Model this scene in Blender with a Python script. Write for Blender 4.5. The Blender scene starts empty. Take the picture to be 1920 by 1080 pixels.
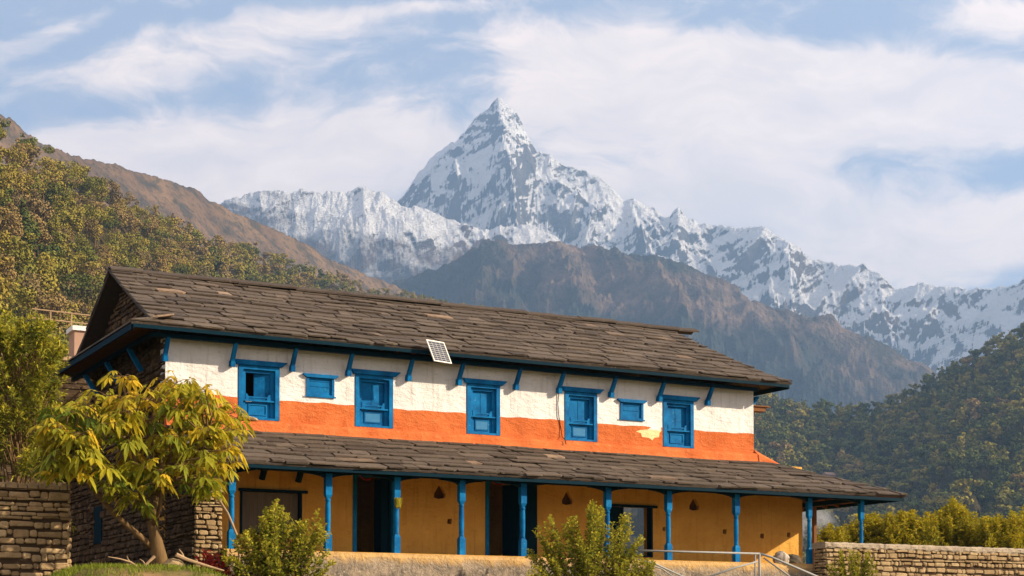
import bpy, bmesh, math, random
import numpy as np
from mathutils import Vector, Matrix
S = bpy.context.scene
COL = S.collection
R = math.radians
# ------------------------------------------------------------------ camera
CAM = Vector((-10.517, -37.580, -1.956)); YAW = 0.48681; PITCH = 0.044138; F = 3010.225; HY = 1059.08
cd = bpy.data.cameras.new('camera'); cam = bpy.data.objects.new('camera', cd); COL.objects.link(cam)
cam.location = CAM; cam.rotation_euler = (math.pi/2+PITCH, 0, -YAW)
cd.sensor_width = 36; cd.lens = F/1920*36; cd.shift_y = (HY-540)/1920; cd.clip_start = .5; cd.clip_end = 60000
S.camera = cam
# ------------------------------------------------------------------ light
SUNV = Vector((1.5, -1.0, .80)).normalized()
SUN_EL = math.asin(SUNV.z)
sl = bpy.data.lights.new('sun', 'SUN'); sl.energy = 5.0; sl.angle = R(.55); sl.color = (1.0, .83, .60)
sun = bpy.data.objects.new('sun', sl); COL.objects.link(sun); sun.rotation_euler = SUNV.to_track_quat('Z', 'Y').to_euler()
S.view_settings.view_transform = 'Standard'; S.view_settings.look = 'None'; S.view_settings.gamma = 1
S.view_settings.exposure = 0.82
S.cycles.use_denoising = True
S.cycles.max_bounces = 6; S.cycles.diffuse_bounces = 3; S.cycles.transparent_max_bounces = 8; S.cycles.volume_bounces = 0
S.render.use_persistent_data = False

def ray(u, v):
    a = (u-960)/F; b = -(v-HY)/F
    c, s = math.cos(YAW), math.sin(YAW); cp, sp = math.cos(PITCH), math.sin(PITCH)
    fw = cp-b*sp; up = sp+b*cp
    return a*c+fw*s, -a*s+fw*c, up
def U(u, v, y):
    dx, dy, dz = ray(u, v); t = (y-CAM.y)/dy
    return CAM.x+dx*t, CAM.z+dz*t
def px(x, y, z):
    x = x-CAM.x; y = y-CAM.y; z = z-CAM.z
    c, s = math.cos(YAW), math.sin(YAW)
    r = x*c-y*s; fw = x*s+y*c; cp, sp = math.cos(PITCH), math.sin(PITCH)
    d = fw*cp+z*sp; w = -fw*sp+z*cp
    return 960+F*r/d, HY-F*w/d, d

class NT:
    """small node helper"""
    def __init__(s, nt): s.t = nt; nt.nodes.clear()
    def n(s, ty, **k):
        nd = s.t.nodes.new(ty)
        for a, b in k.items(): setattr(nd, a, b)
        return nd
    def l(s, a, b): s.t.links.new(a, b)
    def val(s, sock, v):
        if isinstance(v, bpy.types.NodeSocket): s.l(v, sock)
        elif v is not None: sock.default_value = v
    def m(s, op, a, b=None, c=None, clamp=False):
        nd = s.n('ShaderNodeMath', operation=op, use_clamp=clamp)
        s.val(nd.inputs[0], a); s.val(nd.inputs[1], b)
        if c is not None: s.val(nd.inputs[2], c)
        return nd.outputs[0]
    def mix(s, f, a, b, blend='MIX'):
        nd = s.n('ShaderNodeMix', data_type='RGBA', blend_type=blend)
        s.val(nd.inputs[0], f); s.val(nd.inputs[6], a); s.val(nd.inputs[7], b)
        return nd.outputs[2]
    def noise(s, vec, scale, det=4, rough=.55, dist=0, out=0, dim='3D'):
        nd = s.n('ShaderNodeTexNoise', noise_dimensions=dim); s.val(nd.inputs['Vector'], vec)
        nd.inputs['Scale'].default_value = scale; nd.inputs['Detail'].default_value = det
        nd.inputs['Roughness'].default_value = rough; nd.inputs['Distortion'].default_value = dist
        return nd.outputs[out]
    def ramp(s, f, pts):
        nd = s.n('ShaderNodeValToRGB'); s.val(nd.inputs[0], f); e = nd.color_ramp.elements
        while len(e) < len(pts): e.new(.5)
        for i, (p, c) in enumerate(pts):
            e[i].position = p; e[i].color = (*c, 1) if not isinstance(c, (int, float)) else (c, c, c, 1)
        return nd.outputs[0]
    def rng(s, v, a, b, c=0., d=1.):
        nd = s.n('ShaderNodeMapRange'); nd.clamp = True; s.val(nd.inputs[0], v)
        for i, q in enumerate((a, b, c, d)): nd.inputs[i+1].default_value = q
        return nd.outputs[0]
    def scalev(s, vec, sc):
        nd = s.n('ShaderNodeMapping'); s.val(nd.inputs[0], vec); nd.inputs['Scale'].default_value = sc
        return nd.outputs[0]

# ------------------------------------------------------------------ sky (Nishita + drifting cloud banks)
W = bpy.data.worlds.new('World'); S.world = W; W.use_nodes = True
q = NT(W.node_tree)
tc = q.n('ShaderNodeTexCoord').outputs['Generated']
rot = q.n('ShaderNodeVectorRotate', rotation_type='Z_AXIS'); q.l(tc, rot.inputs['Vector']); rot.inputs['Angle'].default_value = YAW
sp_ = q.n('ShaderNodeSeparateXYZ'); q.l(rot.outputs[0], sp_.inputs[0])
yy = q.m('MAXIMUM', q.m('ABSOLUTE', sp_.outputs[1]), .05)
ca = q.m('DIVIDE', sp_.outputs[0], yy); cb = q.m('DIVIDE', sp_.outputs[2], yy)
cmb = q.n('ShaderNodeCombineXYZ'); q.l(ca, cmb.inputs[0]); q.l(cb, cmb.inputs[1])
front = q.m('GREATER_THAN', sp_.outputs[1], 0)
warp = q.noise(cmb.outputs[0], 7, 5, .55, out=1)
wv = q.n('ShaderNodeVectorMath', operation='MULTIPLY_ADD'); q.l(warp, wv.inputs[0]); wv.inputs[1].default_value = (.11, .055, 0); q.l(cmb.outputs[0], wv.inputs[2])
wo = q.n('ShaderNodeVectorMath', operation='SUBTRACT'); q.l(wv.outputs[0], wo.inputs[0]); wo.inputs[1].default_value = (.055, .0275, 0)
ws = q.n('ShaderNodeSeparateXYZ'); q.l(wo.outputs[0], ws.inputs[0])
def blob(u, v, su, sv, amp, tilt=0):
    dx, dy, dz = ray(u, v)
    fx = dx*math.cos(YAW)-dy*math.sin(YAW); fy = dx*math.sin(YAW)+dy*math.cos(YAW)
    a0, b0 = fx/fy, dz/fy
    A = q.m('SUBTRACT', ws.outputs[0], a0); B = q.m('SUBTRACT', ws.outputs[1], b0)
    if tilt: B = q.m('MULTIPLY_ADD', A, tilt, B)
    A = q.m('DIVIDE', A, su/F); B = q.m('DIVIDE', B, sv/F)
    d = q.m('ADD', q.m('MULTIPLY', A, A), q.m('MULTIPLY', B, B))
    d = q.m('POWER', d, 1.4)
    return q.m('MULTIPLY', q.m('EXPONENT', q.m('MULTIPLY', d, -1.0)), amp)
blobs = [blob(*b) for b in [
    (1350, 150, 430, 100, 1.15, .12), (1750, 175, 330, 85, 1.0, .15), (520, 300, 400, 95, 1.15), (80, 330, 260, 90, .7),
    (1400, 300, 190, 75, .85), (1240, 370, 260, 60, .75), (1750, 440, 420, 85, 1.0), (1080, 230, 150, 60, .6),
    (330, 110, 380, 60, .52, -.22), (60, 60, 160, 30, .30, -.4), (700, 12, 320, 22, .32, -.1), (1880, 40, 110, 45, .55)]]
cov = blobs[0]
for b in blobs[1:]: cov = q.m('ADD', cov, b)
cov = q.m('MULTIPLY', cov, front)
fine = q.noise(q.scalev(wo.outputs[0], (1, 2.3, 1)), 12, 10, .66, .5)
wide = q.noise(q.scalev(tc, (1, 1, 2.5)), 2.2, 6, .55)
back = q.m('MULTIPLY', q.m('SUBTRACT', 1, front), q.rng(wide, .42, .62, 0, .9))
dens = q.m('ADD', q.m('ADD', cov, back), q.m('MULTIPLY', q.m('SUBTRACT', fine, .5), 1.45))
mask = q.n('ShaderNodeMapRange', interpolation_type='SMOOTHSTEP'); q.l(dens, mask.inputs[0]); mask.inputs[1].default_value = .0; mask.inputs[2].default_value = .62
sky = q.n('ShaderNodeTexSky', sky_type='NISHITA'); sky.sun_disc = False; sky.sun_elevation = SUN_EL
sky.sun_rotation = math.atan2(SUNV.x, SUNV.y); sky.altitude = 1200; sky.air_density = 1.0; sky.dust_density = 1.2; sky.ozone_density = 1.5
STR = .10
veil = q.mix(.62, sky.outputs[0], (4.1, 4.3, 5.1, 1))
ctone = q.mix(q.rng(fine, .38, .62), (8.2, 6.8, 6.0, 1), (10.3, 8.2, 6.8, 1))
skyc = q.mix(q.m('MULTIPLY', mask.outputs[0], .97), veil, ctone)
bg = q.n('ShaderNodeBackground'); q.l(skyc, bg.inputs[0]); bg.inputs[1].default_value = STR
wout = q.n('ShaderNodeOutputWorld'); q.l(bg.outputs[0], wout.inputs[0])

# ------------------------------------------------------------------ materials
def mat(name, build, rough=.85, spec=.3, bump=None):
    m = bpy.data.materials.new(name); m.use_nodes = True; q = NT(m.node_tree)
    p = q.n('ShaderNodeBsdfPrincipled'); o = q.n('ShaderNodeOutputMaterial'); q.l(p.outputs[0], o.inputs[0])
    p.inputs['Roughness'].default_value = rough; p.inputs['Specular IOR Level'].default_value = spec*.5
    r = build(q, p)
    col, h = r if isinstance(r, tuple) and len(r) == 2 and not isinstance(r[0], (int, float)) else (r, None)
    q.val(p.inputs['Base Color'], col if isinstance(col, bpy.types.NodeSocket) else (*col, 1))
    if h is not None:
        b = q.n('ShaderNodeBump'); b.inputs['Strength'].default_value = (bump or (1, .01))[0]; b.inputs['Distance'].default_value = (bump or (1, .01))[1]
        q.l(h, b.inputs['Height']); q.l(b.outputs[0], p.inputs['Normal'])
    return m
def obj(q): return q.n('ShaderNodeTexCoord').outputs['Object']
def tone(q): return q.n('ShaderNodeAttribute', attribute_name='tone').outputs['Fac']

def b_slate(q, p):
    v = obj(q); t = tone(q)
    c = q.ramp(t, [(0, (.052, .038, .030)), (.30, (.082, .062, .048)), (.6, (.112, .086, .066)), (.9, (.145, .110, .084)), (.95, (.25, .165, .11)), (1, (.31, .22, .15))])
    n1 = q.noise(v, 3.5, 6, .65); n2 = q.noise(q.scalev(v, (2, 9, 9)), 3, 5, .6)
    c = q.mix(q.rng(n1, .35, .7, 0, .6), c, (.070, .058, .048, 1))
    lich = q.rng(q.noise(v, 11, 5, .6), .60, .72, 0, .5)
    c = q.mix(lich, c, (.21, .185, .14, 1))
    return c, q.m('ADD', n1, n2)
M_slate = mat('slate', b_slate, .75, .25, (.7, .03))

def plaster(base, dark, stain, name, bstr=.8, lift=None):
    def f(q, p):
        v = obj(q)
        a = q.noise(v, 1.3, 5, .6); b = q.noise(q.scalev(v, (1, 1, 2.2)), 5, 6, .6); c = q.noise(v, 22, 4, .6)
        col = q.mix(q.rng(a, .35, .7), (*base, 1), (*dark, 1))
        col = q.mix(q.rng(b, .56, .75, 0, .55), col, (*stain, 1))
        col = q.mix(q.rng(c, .63, .72, 0, .25), col, (*stain, 1))
        st_ = q.noise(q.scalev(v, (5, 5, .45)), 1.6, 5, .6)
        col = q.mix(q.rng(st_, .54, .74, 0, .5), col, tuple(x*.72 for x in stain)+(1,))
        col = q.mix(q.rng(q.noise(v, 7, 6, .75, 1.5), .64, .70, 0, .6), col, tuple(x*.5 for x in stain)+(1,))
        vo = q.n('ShaderNodeTexVoronoi', feature='DISTANCE_TO_EDGE'); q.l(q.noise(v, 1.5, 3, .5, out=1), vo.inputs['Vector']); vo.inputs['Scale'].default_value = 3.2
        h = q.m('ADD', q.m('MULTIPLY', q.noise(v, .9, 2, .5), 2.6), q.m('ADD', q.m('MULTIPLY', b, .9), q.m('MULTIPLY', c, .3)))
        return col, h
    return mat(name, f, .92, .15, (bstr, .06))
M_white = plaster((.70, .69, .69), (.60, .59, .58), (.43, .40, .37), 'white_limewash', .75)
M_orange = plaster((.55, .148, .046), (.43, .10, .028), (.66, .26, .10), 'orange_mud_plaster', .85)
M_ochre = plaster((.60, .345, .080), (.50, .27, .056), (.37, .18, .042), 'ochre_mud_plaster', .6)
def b_plinth(q, p):
    v = obj(q); z = q.n('ShaderNodeSeparateXYZ'); q.l(v, z.inputs[0]); a = q.noise(v, 1.6, 6, .65); b = q.noise(v, 3.2, 7, .7, .6); c = q.noise(v, 14, 5, .65)
    top = q.rng(q.m('ADD', z.outputs[2], q.m('MULTIPLY', q.m('SUBTRACT', b, .5), .55)), .22, .42)   # the worn ochre lip runs down unevenly
    col = q.mix(q.rng(b, .38, .62), (.30, .235, .17, 1), (.125, .105, .085, 1)); col = q.mix(q.rng(c, .55, .68, 0, .7), col, (.42, .35, .27, 1))
    col = q.mix(top, col, (.46, .29, .12, 1))
    return col, q.m('ADD', q.m('MULTIPLY', a, 2), q.m('ADD', b, q.m('MULTIPLY', c, .4)))
M_plinth = mat('stained_plinth_plaster', b_plinth, .92, .1, (.9, .06))
M_peel = plaster((.85, .62, .36), (.80, .52, .24), (.6, .42, .22), 'bare_clay_plaster', .6)

def b_blue(q, p):
    v = obj(q); a = q.noise(v, 2.3, 4, .6); g = q.noise(q.scalev(v, (14, 14, 1.5)), 4, 5, .6); w = q.noise(v, 26, 5, .7)
    c = q.mix(q.rng(a, .35, .65), (.001, .075, .22, 1), (.003, .155, .39, 1)); c = q.mix(q.rng(q.noise(v, 9, 5, .7, 1), .56, .70, 0, .6), c, (.03, .24, .44, 1))
    c = q.mix(q.rng(g, .5, .8, 0, .45), c, (.001, .07, .19, 1))
    c = q.mix(q.rng(w, .66, .72, 0, .8), c, (.42, .50, .52, 1))
    return c, q.m('ADD', g, q.m('MULTIPLY', w, .4))
M_blue = mat('blue_paint', b_blue, .6, .12, (.35, .01))
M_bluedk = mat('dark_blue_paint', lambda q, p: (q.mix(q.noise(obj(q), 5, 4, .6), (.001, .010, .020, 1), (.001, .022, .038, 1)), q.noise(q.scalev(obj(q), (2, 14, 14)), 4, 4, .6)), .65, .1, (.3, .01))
M_panelblue = mat('faded_blue_paint', lambda q, p: (q.mix(q.noise(obj(q), 9, 5, .7), (.012, .13, .30, 1), (.05, .19, .35, 1)), q.noise(obj(q), 20, 4)), .6, .3, (.2, .006))
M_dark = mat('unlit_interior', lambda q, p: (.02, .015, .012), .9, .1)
M_darkclay = mat('dark_brown_clay', lambda q, p: q.mix(q.noise(obj(q), 9, 4), (.05, .028, .016, 1), (.13, .06, .025, 1)), .95, .05)  # very dark brown, painted on the back plates of niches and holes
M_wood = mat('weathered_timber', lambda q, p: (q.mix(q.noise(q.scalev(obj(q), (8, 8, 1)), 3, 5), (.12, .055, .026, 1), (.24, .11, .05, 1)), q.noise(q.scalev(obj(q), (8, 8, 1)), 5, 4)), .85, .2, (.4, .01))
M_greywood = mat('grey_boards', lambda q, p: (q.mix(q.noise(q.scalev(obj(q), (9, 1, 1)), 3, 5), (.085, .075, .065, 1), (.17, .15, .125, 1)), q.noise(q.scalev(obj(q), (9, 1, 1)), 5, 4)), .85, .2, (.4, .01))
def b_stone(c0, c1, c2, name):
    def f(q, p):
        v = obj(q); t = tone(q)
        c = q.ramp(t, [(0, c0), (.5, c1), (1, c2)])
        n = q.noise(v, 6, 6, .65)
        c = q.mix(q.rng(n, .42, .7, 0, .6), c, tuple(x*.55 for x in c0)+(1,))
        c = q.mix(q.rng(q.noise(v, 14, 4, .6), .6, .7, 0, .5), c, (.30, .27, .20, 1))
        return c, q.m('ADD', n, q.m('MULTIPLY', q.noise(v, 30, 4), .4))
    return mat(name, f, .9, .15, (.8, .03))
M_stone = b_stone((.24, .165, .085), (.37, .255, .135), (.48, .345, .19), 'dry_stone')  # warm sunlight on the left garden wall put into the base colour
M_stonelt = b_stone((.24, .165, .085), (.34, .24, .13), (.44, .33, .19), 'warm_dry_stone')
M_side = b_stone((.035, .022, .013), (.075, .048, .028), (.13, .085, .048), 'shade_toned_stone')  # shade of the house's left side put into a darker stone colour
M_mortar = mat('dark_joint', lambda q, p: q.mix(q.noise(obj(q), 8, 4), (.035, .022, .013, 1), (.075, .05, .03, 1)), .95, .05)
M_coping = plaster((.40, .33, .24), (.27, .22, .17), (.10, .085, .07), 'weathered_coping', .9)
M_metal = mat('galvanised_pipe', lambda q, p: (q.mix(q.noise(obj(q), 12, 4), (.17, .18, .19, 1), (.30, .29, .27, 1))), .5, .4)
M_frame = mat('aluminium', lambda q, p: (.62, .60, .57), .4, .5)
def b_cell(q, p):
    v = q.n('ShaderNodeTexCoord').outputs['UV']
    br = q.n('ShaderNodeTexBrick'); br.offset = 0; q.l(v, br.inputs['Vector']); br.inputs['Scale'].default_value = 1
    br.inputs['Color1'].default_value = (.055, .06, .085, 1); br.inputs['Color2'].default_value = (.075, .08, .10, 1); br.inputs['Mortar'].default_value = (.42, .42, .43, 1)
    br.inputs['Mortar Size'].default_value = .011; br.inputs['Brick Width'].default_value = .25; br.inputs['Row Height'].default_value = .11
    return br.outputs[0]
M_cell = mat('solar_cells', b_cell, .95, .02)
def b_leaf(a, b, c, name, trans=.35):
    def f(q, p):
        t = tone(q); v = obj(q)
        col = q.ramp(t, [(0, a), (.5, b), (1, c)])
        return col
    m = mat(name, f, .62, .25)
    q = m.node_tree; p = [n for n in q.nodes if n.type == 'BSDF_PRINCIPLED'][0]; o = [n for n in q.nodes if n.type == 'OUTPUT_MATERIAL'][0]
    tr = q.nodes.new('ShaderNodeBsdfTranslucent'); mx = q.nodes.new('ShaderNodeMixShader'); mx.inputs[0].default_value = trans
    q.links.new(p.inputs['Base Color'].links[0].from_socket, tr.inputs[0])
    q.links.new(p.outputs[0], mx.inputs[1]); q.links.new(tr.outputs[0], mx.inputs[2]); q.links.new(mx.outputs[0], o.inputs[0])
    return m
M_bigleaf = b_leaf((.10, .14, .012), (.33, .30, .018), (.58, .38, .022), 'yellowing_lobed_leaf', .4)
M_bush = b_leaf((.06, .10, .012), (.25, .25, .022), (.52, .44, .04), 'bush_leaf', .35)
M_hedge = b_leaf((.06, .08, .010), (.26, .235, .016), (.50, .38, .024), 'hedge_leaf', .35)
M_leftleaf = b_leaf((.06, .09, .015), (.24, .24, .025), (.50, .42, .04), 'narrow_leaf', .35)
M_red = b_leaf((.22, .012, .02), (.40, .03, .03), (.55, .10, .03), 'red_leaf', .3)
M_grass = b_leaf((.07, .11, .012), (.17, .22, .018), (.30, .31, .04), 'grass_blade', .3)
M_bark = mat('bark', lambda q, p: (q.mix(q.noise(q.scalev(obj(q), (3, 3, 1)), 4, 5), (.075, .045, .022, 1), (.20, .125, .055, 1)), q.noise(q.scalev(obj(q), (3, 3, 1)), 9, 5)), .9, .15, (.7, .02))
M_twig = mat('bleached_twig', lambda q, p: q.mix(q.noise(obj(q), 9, 4), (.22, .14, .08, 1), (.42, .30, .18, 1)), .9, .1)
def b_forest(name, bare=False):
    def f(q, p):
        oc = q.n('ShaderNodeSeparateXYZ'); q.l(q.n('ShaderNodeObjectInfo').outputs['Color'], oc.inputs[0]); oi = oc.outputs[0]; t = tone(q)
        v = q.m('FRACT', q.m('ADD', oi, t))
        col = q.ramp(v, [(0, (.055, .072, .022)), (.2, (.095, .110, .024)), (.38, (.18, .165, .030)), (.55, (.26, .205, .034)), (.7, (.25, .172, .060)), (.86, (.185, .135, .062)), (1, (.08, .09, .022))])
        return col
    return mat(name, f, .9, .08)
M_forest = b_forest('hillside_foliage')

# ------------------------------------------------------------------ helpers
def tag(o, label=None, cat=None, group=None, kind=None):
    if label: o['label'] = label
    if cat: o['category'] = cat
    if group: o['group'] = group
    if kind: o['kind'] = kind
    return o
def empty(name, loc, label=None, cat=None, group=None):
    o = bpy.data.objects.new(name, None); COL.objects.link(o); o.location = loc; o.empty_display_size = .2
    return tag(o, label, cat, group)
def link(name, me, m, parent=None):
    o = bpy.data.objects.new(name, me); COL.objects.link(o)
    for x in (m if isinstance(m, (list, tuple)) else [m]): me.materials.append(x)
    if parent is not None:
        o.parent = parent
        root = parent
        off = Vector(parent.location)
        while root.parent: root = root.parent; off += Vector(root.location)
        me.transform(Matrix.Translation(-off))
    return o
class MB:
    def __init__(s): s.v = []; s.f = []; s.t = []; s.mi = []
    def add(s, vs, fs, tone=.5, mi=0):
        b = len(s.v); s.v += [tuple(v) for v in vs]; s.f += [tuple(i+b for i in f) for f in fs]; s.t += [tone]*len(fs); s.mi += [mi]*len(fs)
    def box(s, x0, x1, y0, y1, z0, z1, tone=.5, mi=0):
        s.hex([(x0, y0, z0), (x1, y0, z0), (x1, y1, z0), (x0, y1, z0), (x0, y0, z1), (x1, y0, z1), (x1, y1, z1), (x0, y1, z1)], tone, mi)
    def hex(s, v, tone=.5, mi=0):
        s.add(v, [(3, 2, 1, 0), (4, 5, 6, 7), (0, 1, 5, 4), (1, 2, 6, 5), (2, 3, 7, 6), (3, 0, 4, 7)], tone, mi)
    def prism(s, poly, y0, y1, tone=.5, mi=0):     # poly in xz, counter-clockwise seen from -y
        n = len(poly)
        s.add([(x, y0, z) for x, z in poly]+[(x, y1, z) for x, z in poly],
              [tuple(range(n)), tuple(range(2*n-1, n-1, -1))]+[(i, i+n, (i+1) % n+n, (i+1) % n) for i in range(n)], tone, mi)
    def bar(s, a, b, w, h, tone=.5):                  # rectangular bar between two points
        a = Vector(a); b = Vector(b); d = (b-a).normalized()
        up = Vector((0, 0, 1)) if abs(d.z) < .95 else Vector((0, 1, 0))
        sx = d.cross(up).normalized()*w/2; sy = sx.cross(d).normalized()*h/2
        s.hex([a-sx-sy, a+sx-sy, a+sx+sy, a-sx+sy, b-sx-sy, b+sx-sy, b+sx+sy, b-sx+sy], tone)
    def tube(s, pts, rad, n=8, tone=.5):
        pts = [Vector(p) for p in pts]; rad = rad if isinstance(rad, (list, tuple)) else [rad]*len(pts)
        vs = []; ref = Vector((.3, .2, 1)).normalized()
        for i, p in enumerate(pts):
            d = (pts[min(i+1, len(pts)-1)]-pts[max(i-1, 0)]).normalized()
            a = d.cross(ref)
            if a.length < .1: a = d.cross(Vector((1, 0, 0)))
            a.normalize(); c = d.cross(a)
            for k in range(n):
                t = 2*math.pi*k/n; vs.append(p+(a*math.cos(t)+c*math.sin(t))*rad[i])
        fs = []
        for i in range(len(pts)-1):
            for k in range(n):
                fs.append((i*n+k, i*n+(k+1) % n, (i+1)*n+(k+1) % n, (i+1)*n+k))
        fs += [tuple(range(n))[::-1], tuple(range((len(pts)-1)*n, len(pts)*n))]
        s.add(vs, fs, tone)
    def lathe(s, c, prof, n=12, tone=.5):
        vs = [(c[0]+r*math.cos(2*math.pi*k/n), c[1]+r*math.sin(2*math.pi*k/n), c[2]+z) for r, z in prof for k in range(n)]
        fs = [(i*n+k, i*n+(k+1) % n, (i+1)*n+(k+1) % n, (i+1)*n+k) for i in range(len(prof)-1) for k in range(n)]
        fs += [tuple(range(n))[::-1], tuple(range((len(prof)-1)*n, len(prof)*n))]
        s.add(vs, fs, tone)
    def build(s, name, m, parent=None, smooth=False, bevel=0):
        me = bpy.data.meshes.new(name); me.from_pydata(s.v, [], s.f); me.update()
        at = me.attributes.new('tone', 'FLOAT', 'FACE'); at.data.foreach_set('value', np.array(s.t, np.float32))
        if any(s.mi): me.polygons.foreach_set('material_index', s.mi)
        if smooth: me.polygons.foreach_set('use_smooth', [True]*len(s.f))
        o = link(name, me, m, parent)
        if bevel:
            b = o.modifiers.new('bevel', 'BEVEL'); b.width = bevel; b.segments = 2; b.limit_method = 'ANGLE'
        return o
def np_mesh(name, V, Fq, m, parent=None, tone=None, dom='FACE', smooth=False):
    V = np.asarray(V, np.float32); Fq = np.asarray(Fq, np.int32); k = Fq.shape[1]
    me = bpy.data.meshes.new(name); me.vertices.add(len(V)); me.vertices.foreach_set('co', V.ravel())
    me.loops.add(Fq.size); me.loops.foreach_set('vertex_index', Fq.ravel())
    me.polygons.add(len(Fq)); me.polygons.foreach_set('loop_start', np.arange(0, Fq.size, k, dtype=np.int32))
    me.polygons.foreach_set('use_smooth', np.full(len(Fq), smooth))
    me.update(calc_edges=True)
    if tone is not None:
        at = me.attributes.new('tone', 'FLOAT', dom); at.data.foreach_set('value', np.asarray(tone, np.float32))
    return link(name, me, m, parent)

# ------------------------------------------------------------------ numpy noise
def _h(ix, iy, s):
    n = (ix.astype(np.int64)*374761393+iy.astype(np.int64)*668265263+s*974634777) & 0xffffffff
    n = ((n ^ (n >> 13))*1274126177) & 0xffffffff
    return (n ^ (n >> 16)) & 0xffffffff
def gn(x, y, s=0):
    ix = np.floor(x); iy = np.floor(y); fx = x-ix; fy = y-iy; ix = ix.astype(np.int64); iy = iy.astype(np.int64)
    u = fx*fx*fx*(fx*(fx*6-15)+10); v = fy*fy*fy*(fy*(fy*6-15)+10)
    def g(a, b):
        t = _h(ix+a, iy+b, s)*(2*np.pi/4294967296.)
        return np.cos(t)*(fx-a)+np.sin(t)*(fy-b)
    return ((g(0, 0)*(1-u)+g(1, 0)*u)*(1-v)+(g(0, 1)*(1-u)+g(1, 1)*u)*v)*1.5
def fbm(x, y, o=6, s=0, g=.5):
    a = 1; t = 0; n = 0
    for i in range(o):
        t = t+a*gn(x, y, s+i); n += a; a *= g; x, y = 2.03*(.8*x-.6*y)+3.1, 2.03*(.6*x+.8*y)-1.7
    return t/n
def ridged(x, y, o=7, s=0, g=.5):
    a = 1; t = 0; n = 0; w = 1
    for i in range(o):
        r = (1-np.abs(gn(x, y, s+i))*1.9).clip(0, 1)**2; t = t+a*r*w; n += a; w = (r*1.6).clip(0, 1); a *= g
        x, y = 2.07*(.8*x-.6*y)+3.1, 2.07*(.6*x+.8*y)-1.7
    return t/n

# ------------------------------------------------------------------ mountains
VALLEY = -160.0
def az_el(u, v):
    dx, dy, dz = ray(u, v); return math.atan2(dx, dy), dz/math.hypot(dx, dy)
class Layer:
    """one massif: a crest line at its own distances, with slopes falling toward and away from the viewer's valley"""
    def __init__(s, sil, dist, front, back, nu, nt, amp, L, seed, base=VALLEY, p=1.0, crest=6, umin=None, umax=None, stretch=2.2, feats=(), fine=1.0):
        su = np.array([a for a, b in sil], float)
        AE = np.array([az_el(a, b) for a, b in sil])
        umin = sil[0][0] if umin is None else umin; umax = sil[-1][0] if umax is None else umax
        uu = np.linspace(umin, umax, nu)
        az = np.interp(uu, su, AE[:, 0]) if False else np.array([az_el(a, 600)[0] for a in uu])
        te = np.interp(uu, su, AE[:, 1])
        d = np.interp(uu, [a for a, b in dist], [b for a, b in dist])
        fr = np.interp(uu, [a for a, b in front], [b for a, b in front]) if isinstance(front, (list, tuple)) else np.full(nu, float(front))
        tb = np.linspace(-1, 0, max(6, nt//6))[:-1]; tf = np.linspace(0, 1, nt)**1.15; T = np.concatenate([tb, tf])
        A, TT = np.meshgrid(az, T, indexing='ij'); D = d[:, None]; TE = te[:, None]; FR = fr[:, None]
        r = np.where(TT < 0, D-TT*back, D-TT*FR)
        X = CAM.x+r*np.sin(A); Y = CAM.y+r*np.cos(A)
        Hr = D*TE+CAM.z
        # small crest jitter
        Xc, Yc = X, Y
        Hr = Hr+crest*fbm(Xc/L*5, Yc/L*5, 6, seed+50, .62)*np.clip(1-np.abs(TT)*3, .25, 1)
        prof = np.where(TT < 0, 1-(-TT)**1.0, (1-TT)**p)
        env = base+(Hr-base)*prof
        wx = fbm(X/L*.7, Y/L*.7, 4, seed+9)*.55; wy = fbm(X/L*.7+9, Y/L*.7, 4, seed+19)*.55
        R1 = .55*ridged(A*D/L+wx, r/(L*stretch)+wy, 8, seed, .55)+.45*ridged(X/L*1.7+wy*2, Y/L*1.7+wx*2, 8, seed+5, .58)
        amask = np.clip(.10+np.abs(TT)*3.0, 0, 1)*np.clip((1-np.abs(TT))*4, 0, 1)
        Z = env-amp*amask*(1-R1)*1.35+amp*.16*fine*amask*fbm(X/L*5, Y/L*5, 6, seed+77, .62)
        for (u0, v0, u1, v1, hgt, wid) in feats:     # spurs running down the face: in (u, t)
            U_ = np.broadcast_to(uu[:, None], TT.shape)
            tt = np.clip((TT-v0)/(v1-v0), 0, 1); uc = u0+(u1-u0)*tt+8*fbm(TT*9, TT*0+u0, 3, 5)
            on = np.clip(TT/.07, 0, 1)*np.clip((v1-TT)/.12, 0, 1)*(TT >= 0)
            Z = Z+hgt*on*np.exp(-np.abs(U_-uc)/wid)
        Z = np.maximum(Z, base-2)
        s.X, s.Y, s.Z, s.uu, s.T = X, Y, Z, uu, T
    def build(s, name, m, smooth=True):
        nu, nt = s.X.shape
        V = np.stack([s.X, s.Y, s.Z], -1).reshape(-1, 3)
        i = np.arange(nu-1)[:, None]*nt+np.arange(nt-1)[None]; i = i.ravel()
        return tag(np_mesh(name, V, np.stack([i, i+nt, i+nt+1, i+1], 1)[:, ::-1], m, smooth=smooth), kind='structure')
    def sample(s, u, t):
        fu = (u-s.uu[0])/(s.uu[-1]-s.uu[0])*(len(s.uu)-1); ft = np.interp(t, s.T, np.arange(len(s.T)))
        iu = np.clip(fu.astype(int), 0, len(s.uu)-2); it = np.clip(ft.astype(int), 0, len(s.T)-2); a = fu-iu; b = ft-it
        f = lambda G: (G[iu, it]*(1-a)+G[iu+1, it]*a)*(1-b)+(G[iu, it+1]*(1-a)+G[iu+1, it+1]*a)*b
        return f(s.X), f(s.Y), f(s.Z)

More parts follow.
